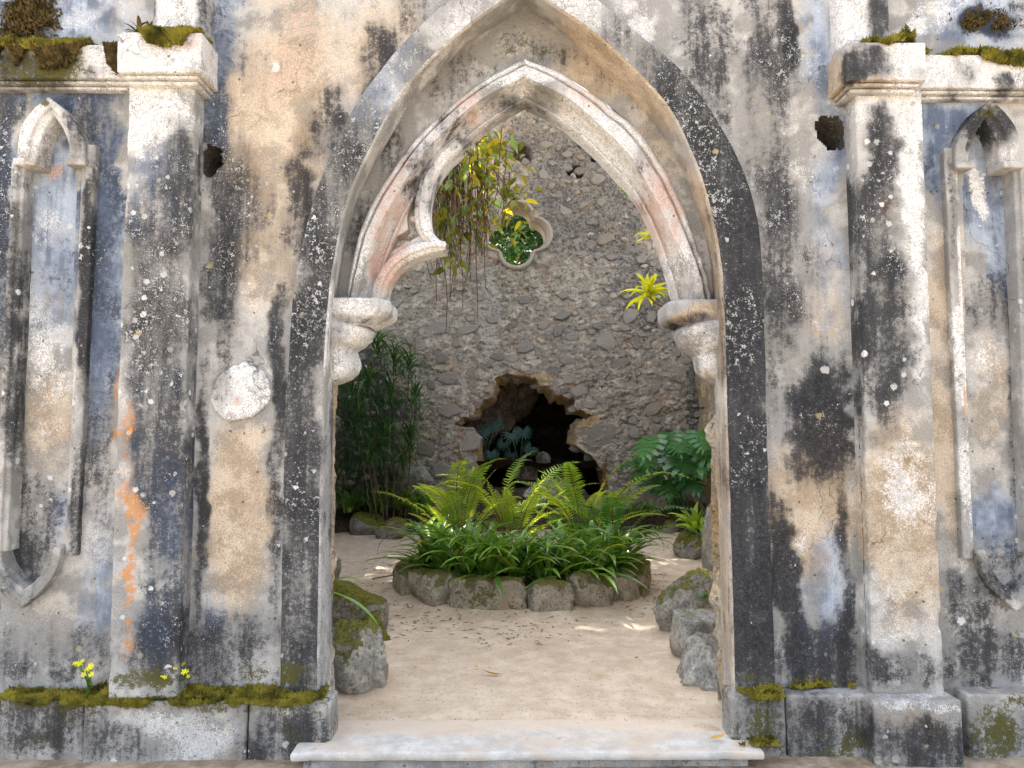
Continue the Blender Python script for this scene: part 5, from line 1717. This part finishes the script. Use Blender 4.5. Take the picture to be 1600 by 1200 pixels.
# ---- tall strappy plant in the shaded corner and ground foliage
def build_shade_plants():
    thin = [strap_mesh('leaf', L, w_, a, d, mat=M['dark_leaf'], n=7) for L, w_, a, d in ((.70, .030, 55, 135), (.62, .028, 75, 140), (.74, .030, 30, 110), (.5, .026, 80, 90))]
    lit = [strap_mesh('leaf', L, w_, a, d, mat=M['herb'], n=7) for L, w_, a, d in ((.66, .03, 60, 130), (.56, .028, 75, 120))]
    r = random.Random(31)
    heads = [(590, 540, 6.9), (615, 560, 6.9), (640, 570, 7.0), (575, 600, 6.7), (610, 615, 6.8), (650, 625, 7.1), (560, 650, 6.6), (600, 670, 6.8), (640, 680, 7.1), (548, 600, 6.6), (575, 700, 6.6), (630, 720, 7.0)]
    t = empty('cane_plant', (-1.75, 6.95, .25), label='tall cane plant with drooping grassy leaf tufts in the shaded corner', cat='plant')
    o = np.array((-1.75, 6.95, .25))
    for k, (px, py, Y) in enumerate(heads):
        p = P(px, py, Y) - o
        mb = MB()
        b = np.array((p[0] * .45 + r.uniform(-.1, .1), p[1] * .5, -.05))
        mb.tube(spline([b, b * .35 + p * .65 + (0, 0, .05), p], 10), .008, 5)
        link('cane', mb.mesh('cane'), M['bark'], t)
        for j in range(22):
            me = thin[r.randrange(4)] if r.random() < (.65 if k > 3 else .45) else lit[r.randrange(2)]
            s = r.uniform(.6, 1.05)
            link('leaf', me, None, t, tuple(p + np.array((0, 0, r.uniform(-.18, .03)))), (R(r.uniform(-15, 15)), R(r.uniform(-20, 20)), r.uniform(0, 6.28)), (s, s, s))
    mb = MB()
    base_v = [np.array([v.co for v in m_.vertices]) for m_ in thin]
    base_f = [[tuple(p_.vertices) for p_ in m_.polygons] for m_ in thin]
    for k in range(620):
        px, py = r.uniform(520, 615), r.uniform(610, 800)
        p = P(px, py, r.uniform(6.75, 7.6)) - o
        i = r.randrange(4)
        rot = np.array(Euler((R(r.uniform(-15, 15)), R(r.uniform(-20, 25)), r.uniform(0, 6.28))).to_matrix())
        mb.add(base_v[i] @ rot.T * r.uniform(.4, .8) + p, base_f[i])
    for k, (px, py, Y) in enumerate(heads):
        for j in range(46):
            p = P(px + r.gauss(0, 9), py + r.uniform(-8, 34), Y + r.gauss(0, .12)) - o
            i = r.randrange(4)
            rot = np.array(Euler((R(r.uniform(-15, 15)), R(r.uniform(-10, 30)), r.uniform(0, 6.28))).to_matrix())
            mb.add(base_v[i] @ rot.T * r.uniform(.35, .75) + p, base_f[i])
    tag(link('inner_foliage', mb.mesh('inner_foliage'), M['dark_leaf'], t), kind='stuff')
    low = [strap_mesh('leaf', L, w_, a, d, mat=M['strap']) for L, w_, a, d in ((.42, .055, 62, 80), (.36, .05, 45, 60), (.46, .06, 75, 90))]
    lowl = [strap_mesh('leaf', L, w_, a, d, mat=M['herb']) for L, w_, a, d in ((.30, .045, 55, 80), (.26, .04, 70, 60))]
    for k, (px, py, m) in enumerate(((545, 800, 0), (575, 792, 0), (600, 800, 1), (625, 792, 0), (650, 800, 0), (560, 770, 0), (670, 785, 0), (640, 765, 0), (590, 760, 0))):
        p = P(px, py, 7.05 + .3 * (k % 2))
        strap_clump('shade_plant', ('light green leafy rosette in the shaded rear border' if m else 'dark broad-bladed clump in the shaded rear border under the cane plant'), 'plant', (p[0], 6.95 + .3 * (k % 2), .30), lowl if m else low, 20 if m else 16, .8, 1.25, 330 + k, None if m else 'dark clumps in the shaded border')
    for k, (px, py) in enumerate(((992, 775), (1008, 780))):
        p = P(px, py, 6.9)
        strap_clump('herb', 'small fresh green tuft at the rear bed edge beside the split-leaf plant', 'plant', (p[0], 6.9, .28), lowl, 12, .8, 1.1, 350 + k, 'fresh tufts by the split-leaf plant')
    # fan palms inside the grotto
    v, f = [], []
    nf = 13
    for k in range(nf):
        a = R(-125 + 250 * k / (nf - 1))
        d = np.array((math.cos(a), math.sin(a), 0)); s = np.array((-d[1], d[0], 0))
        i = len(v)
        ln = 1 - .18 * abs(k - 6) / 6
        v += [(0, 0, 0), tuple(d * .45 * ln - s * .055 + (0, 0, .04)), tuple(d * .45 * ln + s * .055 + (0, 0, .04)), tuple(d * ln * .8 - s * .04 - (0, 0, .03)), tuple(d * ln * .8 + s * .04 - (0, 0, .03)), tuple(d * ln - (0, 0, .16))]
        f += [(i, i + 1, i + 2), (i + 1, i + 3, i + 4, i + 2), (i + 3, i + 5, i + 4)]
    fan = bpy.data.meshes.new('leaf'); fan.from_pydata(v, [], f); fan.materials.append(M['palm'])
    for lab, bx, lv in (('dusky fan-leaved plant inside the dark grotto, its stem rising from the stones', (812, 720), ((800, 678, .21), (818, 672, .2), (786, 692, .16), (830, 699, .19), (797, 708, .15))),
                        ('dusky fan-leaved plant at the edge of the dark grotto mouth', (752, 715), ((750, 675, .2), (768, 664, .2), (778, 660, .16), (748, 692, .17), (768, 707, .18)))):
        Y = 8.45
        b = P(bx[0], bx[1], Y)
        b[2] = min(b[2], .85)
        t = empty('fan_plant', tuple(b), label=lab, cat='plant')
        for px, py, s in lv:
            p = P(px, py, Y + r.uniform(-.1, .25)) - b
            link('leaf', fan, None, t, tuple(p), (Matrix.Rotation(R(r.uniform(-25, 25)), 3, 'Z') @ Matrix.Rotation(R(r.uniform(55, 80)), 3, 'X') @ Matrix.Rotation(R(r.uniform(-140, -40)), 3, 'Z')).to_euler(), (s, s, s))
            mb = MB(); mb.tube(spline([(0, 0, -.1), p * .6 + (0, 0, .04), p], 6), .008, 5)
            link('petiole', mb.mesh('petiole'), M['palm'], t)
build_shade_plants()

# ================================================================== TREES: fig with hanging roots, shrubs behind
def leaf_cloud(n, clumps, size, seed, mat, name, avoid=None, flat=.55):
    r = np.random.default_rng(seed)
    cl = np.array([c for c in clumps], float)
    wts = (cl[:, 3] * cl[:, 4] * cl[:, 5]); wts /= wts.sum()
    k = r.choice(len(cl), n, p=wts)
    d = r.normal(size=(n, 3)); d /= np.linalg.norm(d, axis=1)[:, None]
    rad = r.random(n) ** (1 / 2.4)
    c = cl[k, :3] + d * rad[:, None] * cl[k, 3:6]
    c += (r.random((n, 3)) - .5) * .3
    if avoid is not None:
        c = c[~avoid(c)]
        n = len(c)
    nr = r.normal(size=(n, 3)) * flat + np.array((0, 0, .8)); nr /= np.linalg.norm(nr, axis=1)[:, None]
    u = np.cross(nr, r.normal(size=(n, 3))); u /= np.linalg.norm(u, axis=1)[:, None]
    w_ = np.cross(nr, u)
    s = size * (0.6 + .8 * r.random(n))[:, None]
    v = np.stack([c - u * s, c - w_ * s * .42 + nr * s * .06, c + u * s, c + w_ * s * .42 + nr * s * .06], 1).reshape(-1, 3)
    f = np.arange(n * 4).reshape(n, 4)
    me = bpy.data.meshes.new(name)
    me.from_pydata(v.tolist(), [], f.tolist())
    me.materials.append(mat)
    return me

# spots meant to be sunlit; gaps are cut in the fig's crown along the sun's rays
sunny = [(G(945, 984), .14), (G(915, 1022), .13), (G(975, 980), .13), (G(895, 1015), .10), (G(925, 1080), .05), (G(1046, 842), .2), (G(1030, 868), .16), (G(1062, 856), .14), (G(1040, 905), .06),
         (P(800, 740, 3.6), .42), (P(740, 715, 3.7), .32), (P(960, 790, 3.4), .2), (P(680, 740, 3.6), .2), (P(870, 755, 3.6), .20), (P(700, 760, 3.5), .14), (P(930, 765, 3.6), .14), (P(1060, 735, 7.3), .14), (P(1080, 725, 7.3), .08), (P(1075, 800, 6.9), .12), (P(1095, 820, 5.2), .10), (P(870, 850, 3.0), .07),
         (P(770, 300, 6.2), .34), (P(790, 360, 6.2), .22), (P(745, 250, 6.2), .26), (P(1010, 450, .5), .14), (P(1025, 375, .5), .08)]
_r = random.Random(2)
sunny = [(np.array(p_) + (_r.gauss(0, rad * .75), _r.gauss(0, rad * .55), 0), rad * _r.uniform(.28, .62)) for p_, rad in sunny for _ in range(5 if rad < .2 else 7)]
SV = np.array(SUN)
def sun_gap(c):
    bad = np.zeros(len(c), bool)
    for p, rad in sunny:
        q = c - p
        t = q @ SV
        d = np.linalg.norm(q - t[:, None] * SV, axis=1)
        bad |= (d < rad) & (t > 0)
    # keep crown out of the space seen through the arch and above the front
    return bad

def build_fig():
    base = np.array((-4.6, 9.6, -.08))
    t = empty('fig_tree', tuple(base), label='fig tree leaning over the ruin, trailing yellow leaves and aerial roots before the rubble wall', cat='tree')
    mb = MB()
    crown_c = np.array((-4.0, 8.4, 10.2))
    mb.tube(spline([base * 0 + (0, 0, -.1), (.1, -.2, 3), (.3, -.5, 6), (.5, -1.0, 9.4)], 24), np.linspace(.55, .22, 24), 12)
    for e in ((-2, -3, 10.6), (2.4, -3.2, 10.8), (3.2, -1, 10.4), (0, 2.5, 10.8), (-2.5, 1, 10.2), (1.6, -5.0, 10.5)):
        mb.tube(spline([(.3, -.5, 6), (e[0] * .4 + .2, e[1] * .4, 8.4), e], 14), np.linspace(.2, .05, 14), 8)
    link('trunk', mb.mesh('trunk'), M['bark'], t)
    r = random.Random(9)
    cl = []
    for k in range(70):
        cl.append((r.uniform(-3.2, 4.2), r.uniform(-6.6, 3.4), 10.4 + r.uniform(-.7, 1.3), r.uniform(.9, 1.5), r.uniform(.9, 1.5), r.uniform(.5, .8)))
    me = leaf_cloud(46000, cl, .16, 4, M['canopy'], 'crown', avoid=lambda c: sun_gap(c + base))
    link('crown', me, None, t)
    # the branch that hangs into view in front of the rubble wall
    Y = 6.2
    tip = lambda px, py, dy=0: P(px, py, Y + dy) - base
    mb = MB()
    root = P(640, 130, Y) - base
    up = np.array((2.2, -2.4, 8.6))
    mb.tube(spline([(.35, -.7, 7), up, root + (-.3, 0, .9), root], 20), np.linspace(.10, .03, 20), 7)
    brs = [[(640, 130), (690, 190), (727, 235), (760, 275), (800, 330), (815, 365)], [(690, 190), (745, 225), (790, 235), (805, 240)], [(727, 235), (770, 265), (800, 300), (825, 300)], [(640, 130), (672, 230), (690, 300), (720, 345), (760, 372)], [(690, 300), (700, 370), (705, 405)], [(745, 225), (755, 215), (762, 212)], [(727, 235), (715, 260), (705, 290)], [(760, 275), (745, 320), (770, 350)]]
    paths = []
    for b in brs:
        q = spline([tip(x, y, r.uniform(-.2, .2)) for x, y in b], 18)
        paths.append(q)
        mb.tube(q, np.linspace(.016, .005, 18), 5)
    link('hanging_branch', mb.mesh('hanging_branch'), M['bark'], t)
    lm = []
    for mt in ('vine_y', 'vine_o', 'vine_g'):
        v = [(0, 0, 0), (.3, -.20, .05), (.3, .20, .05), (.65, -.17, .02), (.65, .17, .02), (1, 0, -.08), (.3, 0, 0), (.65, 0, -.03)]
        f = [(0, 1, 6), (0, 6, 2), (1, 3, 7, 6), (6, 7, 4, 2), (3, 5, 7), (7, 5, 4)]
        me = bpy.data.meshes.new('leaf'); me.from_pydata(v, [], f); me.materials.append(M[mt]); lm.append(me)
    cnt = 0
    for k in range(298):
        i = r.choices(range(len(paths)), [3, 2, 2, 3, 2, 1, 1.5, 2.5])[0]
        q = paths[i][r.randrange(3, 18)]
        p = q + np.array((r.gauss(0, .09), r.gauss(0, .14), r.gauss(0, .09)))
        s = r.uniform(.13, .26)
        me = r.choices(lm, (.26, .42, .32) if i not in (3, 4) else (.08, .64, .28))[0]
        link('leaf', me, None, t, tuple(p), (r.uniform(-.8, .8), r.uniform(.1, 1.1), r.uniform(0, 6.28)), (s, s, s))
    mb = MB()
    lv = np.array([v_.co for v_ in lm[0].vertices]); lf = [tuple(p_.vertices) for p_ in lm[0].polygons]
    for k in range(340):
        i = r.choices(range(len(paths)), [3, 1.5, 2, 3, 2.5, 1, 2, 3])[0]
        p = paths[i][r.randrange(3, 18)] + np.array((r.gauss(0, .14), r.gauss(0, .2), r.gauss(0, .13)))
        rot = np.array(Euler((r.uniform(-.8, .8), r.uniform(.1, 1.2), r.uniform(0, 6.28))).to_matrix())
        mb.add(lv @ rot.T * r.uniform(.08, .17) + p, lf)
    tag(link('small_leaves', mb.mesh('small_leaves', False), M['vine_o'], t), kind='stuff')
    # aerial roots
    mb = MB()
    for k in range(80):
        px = r.choice((r.uniform(668, 720), r.uniform(668, 760), r.uniform(675, 800)))
        y0 = r.uniform(190, 290)
        y1 = y0 + r.uniform(90, 190)
        if px > 740: y1 = min(y1, 400)
        dy = r.uniform(-.25, .35)
        pts = [tip(px + r.uniform(-2, 2) * j, y0 + (y1 - y0) * j / 5, dy) for j in range(6)]
        mb.tube(spline(pts, 10), np.linspace(.009, .004, 10), 4)
    for px, y1 in ((697, 520), (745, 500), (722, 480), (683, 470), (760, 450), (705, 470), (735, 440)):
        pts = [tip(px + r.uniform(-3, 3), 250 + (y1 - 250) * j / 5, .1) for j in range(6)]
        mb.tube(spline(pts, 12), np.linspace(.011, .005, 12), 4)
    tag(link('aerial_roots', mb.mesh('aerial_roots'), M['root'], t), kind='stuff')
build_fig()

def shrub(name, label, cat, loc, clumps, n, size, mat, seed, trunk_h):
    t = empty(name, loc, label=label, cat=cat)
    mb = MB()
    mb.tube(spline([(0, 0, -.1), (.05, .05, trunk_h * .5), (0, .1, trunk_h)], 12), np.linspace(.16, .06, 12), 8)
    for c in clumps[:5]:
        mb.tube(spline([(0.02, .05, trunk_h * .5), (c[0] * .5, c[1] * .5, (trunk_h * .6 + c[2]) / 2), c[:3]], 8), np.linspace(.07, .02, 8), 6)
    link('trunk', mb.mesh('trunk'), M['bark'], t)
    link('crown', leaf_cloud(n, clumps, size, seed, M[mat], 'crown', flat=.9), None, t)
r = random.Random(77)
shrub('evergreen_tree', 'leafy green tree behind the rubble wall, glimpsed through the quatrefoil', 'tree', (.3, 14.2, -.08), [(r.uniform(-1.8, 1.8), r.uniform(-.9, .9), r.uniform(4.3, 7.6), .8, .7, .6) for _ in range(22)], 26000, .055, 'shrub', 5, 5.0)
shrub('evergreen_tree', 'darker tree standing further behind the quatrefoil', 'tree', (1.2, 18.5, -.08), [(r.uniform(-4.5, 4.5), r.uniform(-1.2, 1.2), r.uniform(2.0, 11), 1.4, 1.1, 1.1) for _ in range(40)], 26000, .26, 'canopy', 6, 7.0)

# ================================================================== MOSS AND SMALL THINGS
def moss(label, regions, mat='moss', name='moss', seed=1, size=.011):
    """regions: list of functions(rng,n)->points,normals density ; joined tufts"""
    rg = np.random.default_rng(seed)
    mb = MB()
    for pts in regions:
        n = len(pts)
        d = rg.normal(size=(n, 3)); d[:, 2] = np.abs(d[:, 2]) + .3; d[:, 1] -= .5
        d /= np.linalg.norm(d, axis=1)[:, None]
        u = np.cross(d, rg.normal(size=(n, 3))); u /= np.linalg.norm(u, axis=1)[:, None]
        w_ = np.cross(d, u)
        s = size * (.5 + 1.3 * rg.random(n) ** 2)[:, None]
        v = np.stack([pts + u * s * .45, pts - u * s * .22 + w_ * s * .4, pts - u * s * .22 - w_ * s * .4, pts + d * s * 1.5], 1).reshape(-1, 3)
        i = (np.arange(n) * 4)[:, None]
        f = np.concatenate([i + np.array((0, 1, 3)), i + np.array((1, 2, 3)), i + np.array((2, 0, 3))]).tolist()
        mb.add(v, f)
    o = link(name, mb.mesh(name), M[mat])
    return tag(o, label, 'moss', kind='stuff')

def ledge_pts(px0, px1, y0, y1, z, n, seed, dens=.45, drip=.0, thick=.02, side=None):
    """moss on a ledge from photo x px0..px1, depth y0 (front) .. y1, some hanging over the front"""
    rg = np.random.default_rng(seed)
    x0, x1 = P(px0, 600, y0)[0], P(px1, 600, y0)[0]
    x = rg.uniform(x0, x1, n)
    y = rg.uniform(y0, y1, n)
    p = np.stack([x, y, np.full(n, z)], 1)
    cov = fbm(p, 6, 4, seed)
    ends = np.minimum(sstep(0, .12, (x - x0) / (x1 - x0)), sstep(1, .88, (x - x0) / (x1 - x0)))
    keep = cov * (0.55 + .45 * ends) > 1 - dens - .12
    p = p[keep]
    p[:, 2] += np.maximum(0, fbm(p, 13, 3, seed + 3) - .30) * thick * 4 * rg.random(len(p)) ** .4
    out = [p]
    if drip > 0:
        m = int(n * .7)
        x = rg.uniform(x0, x1, m)
        ln = drip * np.maximum(0, fbm(np.stack([x, x * 0, x * 0], 1), 9, 4, seed + 5) - .30) * 2.6
        ln *= np.minimum(sstep(0, .15, (x - x0) / (x1 - x0)), sstep(1, .85, (x - x0) / (x1 - x0)))
        q = np.stack([x, np.full(m, y0 - .006) - rg.random(m) * .012, z - rg.random(m) * ln], 1)
        out.append(q[ln > .004])
    return np.vstack(out)

zt = P(1250, 1074, 0)[2]
moss('thick olive moss strip along the top of the plinth beside the doorstep', [ledge_pts(20, 512, -.118, .0, zt - .012, 20000, 3, .85, .030, .022)], seed=2)
moss('small moss patch on the plinth ledge at the foot of the black arch jamb', [ledge_pts(1146, 1215, -.10, .0, zt, 1500, 5, .5, .02), ledge_pts(1215, 1340, -.03, .0, zt, 900, 6, .4, .0)], seed=3)
czL = P(250, 50, -.20)[2]; czR = P(250, 60, -.20)[2]
moss('green moss overhanging the pilaster cap with pinkish white block', [ledge_pts(200, 300, -.205, -.08, czL, 4500, 8, .66, .07, .02), ledge_pts(218, 280, -.205, -.15, czL, 1500, 9, .8, .085, .02)], seed=4, size=.010)
moss('mossy tuft on the corner of the pilaster cap with grey speckled face', [ledge_pts(1375, 1452, -.205, -.06, czR, 4500, 11, .85, .06, .05)], seed=5, size=.011)
zsl, zsr = P(120, 69, -.085)[2], P(120, 78, -.085)[2]
moss('bright moss line on the string course above the dry brown moss', [ledge_pts(-60, 118, -.09, .0, zsl, 6000, 13, .85, .03, .02)], seed=6)
moss('dry brown moss hanging down the string course face', [ledge_pts(-60, 112, -.088, -.06, zsl - .01, 9000, 15, .9, .34, .01), np.concatenate([ledge_pts(145, 192, -.10, -.02, zsl - .02, 1800, 17, .8, .12, .05)])], 'moss_dry', seed=7, size=.012)
def wall_pts(px, py, rx, ry, Y, n, seed):
    rg = np.random.default_rng(seed)
    c = P(px, py, Y)
    p = np.stack([c[0] + rg.normal(size=n) * rx / 600, Y - rg.random(n) * .03, c[2] + rg.normal(size=n) * ry / 600], 1)
    return p[fbm(p, 14, 3, seed) > .47]
moss('dry brown moss clump on the blue wall above the string course', [wall_pts(45, 40, 40, 60, 0, 3500, 3)], 'moss_dry', seed=12, size=.012)
moss('dry dark moss tufts on the pale blue wall above the olive mossed string course', [wall_pts(1545, 36, 40, 20, 0, 900, 4), wall_pts(1510, 38, 14, 14, 0, 300, 5)], 'moss_dry', seed=13, size=.009)
moss('olive moss on the string course beside the speckled pilaster cap', [ledge_pts(1495, 1680, -.09, -.01, zsr, 5500, 19, .75, .07, .025), ledge_pts(1450, 1472, -.09, -.02, zsr, 700, 21, .9, .04, .02)], seed=8)
# moss in the stair corner by the doorstep end
q = P(1160, 1150, -.02)
rg = np.random.default_rng(3)
pp = np.stack([rg.uniform(q[0] - .12, q[0] + .12, 1800), rg.uniform(-.2, .02, 1800), np.full(1800, .012)], 1)
pp = pp[fbm(pp, 12, 3, 2) > .5]
moss('yellowish moss and dirt at the sunny end of the doorstep', [pp], seed=9, size=.009)

# dark creeping plant behind the cap
p = P(222, 40, -.05)
strap_clump('creeper', 'dark small-leaved creeper behind the moss-hung pilaster cap', 'plant', (p[0], -.05, P(222, 62, -.05)[2]), [strap_mesh('leaf', .12, .02, 70, 70, mat=M['moss_dry']), strap_mesh('leaf', .09, .018, 40, 80, mat=M['dark_leaf'])], 34, .5, 1.1, 401, spread=.035, tilt=25)

def flower_plant(px, py, seed, lab):
    r = random.Random(seed)
    b = P(px, 1082, -.10)
    t = empty('flowering_weed', (b[0], -.10, zt + .0), label=lab, cat='flower')
    h = P(px, py, -.10)[2] - zt
    v, f = [(0, 0, .002)], []
    for k in range(5):
        a = 2 * math.pi * k / 5
        for da, rr in ((-.5, .65), (0, 1.0), (.5, .65)):
            v.append((math.cos(a + da) * rr, math.sin(a + da) * rr, .12 * rr))
        i = 1 + k * 3
        f += [(0, i, i + 1), (0, i + 1, i + 2)]
    fl = bpy.data.meshes.new('blossom'); fl.from_pydata(v, [], f); fl.materials.append(M['petal'])
    for k in range(11):
        e = np.array((r.uniform(-.055, .055), r.uniform(-.05, .02), h + r.uniform(-.03, .03)))
        mb = MB(); mb.tube(spline([(0, 0, 0), e * (.3, .3, .6), e], 8), .0016, 4)
        link('stem', mb.mesh('stem'), M['herb'], t)
        s = r.uniform(.010, .017)
        link('blossom', fl, None, t, tuple(e + (0, 0, .002)), (R(r.uniform(20, 75)), R(r.uniform(-30, 30)), r.uniform(-.4, .4)), (s, s, s))
    lf = strap_mesh('leaf', .05, .013, 50, 60, mat=M['herb'], n=5)
    for k in range(9):
        link('leaf', lf, None, t, (0, 0, r.uniform(0, h * .5)), (0, 0, r.uniform(0, 6.28)), (1, 1, 1))
flower_plant(139, 1040, 1, 'yellow-flowered weed on the plinth moss at the outer foot of the pilaster')
flower_plant(274, 1050, 2, 'yellow-flowered weed on the plinth moss at the inner foot of the pilaster')

# small weeds on the sand and rock
herbm = [strap_mesh('leaf', .06, .02, 45, 70, mat=M['herb'], n=5)]
for px, py, z, lab in ((1102, 936, .40, 'tiny green sprout on the slanting mossy boulder'), (1102, 1095, .03, 'tiny green seedling at the foot of the grey streaked boulder')):
    q = P(px, py, 1.45 if py < 1000 else .5)
    strap_clump('seedling', lab, 'plant', tuple(q), herbm, 8, .6, 1.1, int(px + py), spread=.015)

# fallen leaves and twigs on the sand
def build_litter():
    v = [(-1, 0, .25), (-.4, -.28, .05), (-.4, .28, .12), (.4, -.26, .02), (.4, .26, .10), (1, 0, .2), (-.4, 0, 0), (.4, 0, 0)]
    f = [(0, 1, 6), (0, 6, 2), (1, 3, 7, 6), (6, 7, 4, 2), (3, 5, 7), (7, 5, 4)]
    me = bpy.data.meshes.new('fallen_leaf'); me.from_pydata(v, [], f); me.materials.append(M['dry_leaf'])
    r = random.Random(8)
    def put(px, py, s, lab, z=.022, grp=None, rz=None):
        g = G(px, py, z)
        if py < 1110: z = float(sand_z(g[None])[0]); g = G(px, py, z)
        o = link('fallen_leaf', me, None, None, (g[0], g[1], z + .012), (R(r.uniform(-12, 12)), R(r.uniform(-10, 10)), r.uniform(0, 6.28) if rz is None else rz), (s, s * r.uniform(.7, 1.1), s))
        tag(o, lab, 'leaf', grp)
    put(769, 1056, .055, 'large curled tan leaf lying alone in the middle of the sand', rz=-.1)
    put(1121, 1156, .042, 'orange yellow leaf lying on the sunny end of the white doorstep', .012, rz=.2)
    for px, py in ((612, 935), (640, 952), (655, 953), (661, 1051), (648, 1046), (994, 1031), (983, 944), (900, 1002), (617, 900), (575, 870), (590, 910), (935, 1060), (745, 1045), (1005, 960), (700, 985), (562, 852), (606, 872), (845, 1000), (1010, 925), (628, 880)):
        put(px, py, r.uniform(.018, .034), 'small dry brown leaf scattered on the sand floor', .02, 'dry leaves scattered on the sand')
    # uncountable crumbs
    rg = np.random.default_rng(5)
    n = 2600
    pts = np.stack([rg.uniform(-1.6, 2.2, n), rg.uniform(.25, 6.3, n), np.full(n, .016)], 1)
    k = fbm(pts, 1.2, 3, 3) + (np.linalg.norm(pts[:, :2] - BC[:2], axis=1) < 1.6) * .15 + (np.abs(pts[:, 0] - .1) > .8) * .08
    pts = pts[k > .52]
    pts[:, 2] = sand_z(pts) + .003
    mb = MB()
    for p in pts:
        a = rg.uniform(0, 6.28); L = rg.uniform(.008, .036); wd = rg.uniform(.003, .008)
        d = np.array((math.cos(a), math.sin(a), 0)); s = np.array((-d[1], d[0], 0))
        mb.add([p - d * L, p + s * wd + (0, 0, .004), p + d * L + (0, 0, .003), p - s * wd + (0, 0, .006)], [(0, 1, 2, 3)])
    o = link('leaf_litter', mb.mesh('leaf_litter'), M['bark'])
    tag(o, 'crumbs of dry leaf and twig strewn over the sand', 'litter', kind='stuff')
    mb = MB()
    g = [G(x, y, .02) + (0, 0, float(sand_z(G(x, y, .02)[None])[0]) - .012) for x, y in ((582, 905), (600, 902), (618, 900), (626, 893))]
    mb.tube(spline(g, 12), .006, 5)
    o = link('twig', mb.mesh('twig'), M['bark'])
    tag(o, 'thin bent twig lying on the sand beside the round bed', 'twig')
build_litter()
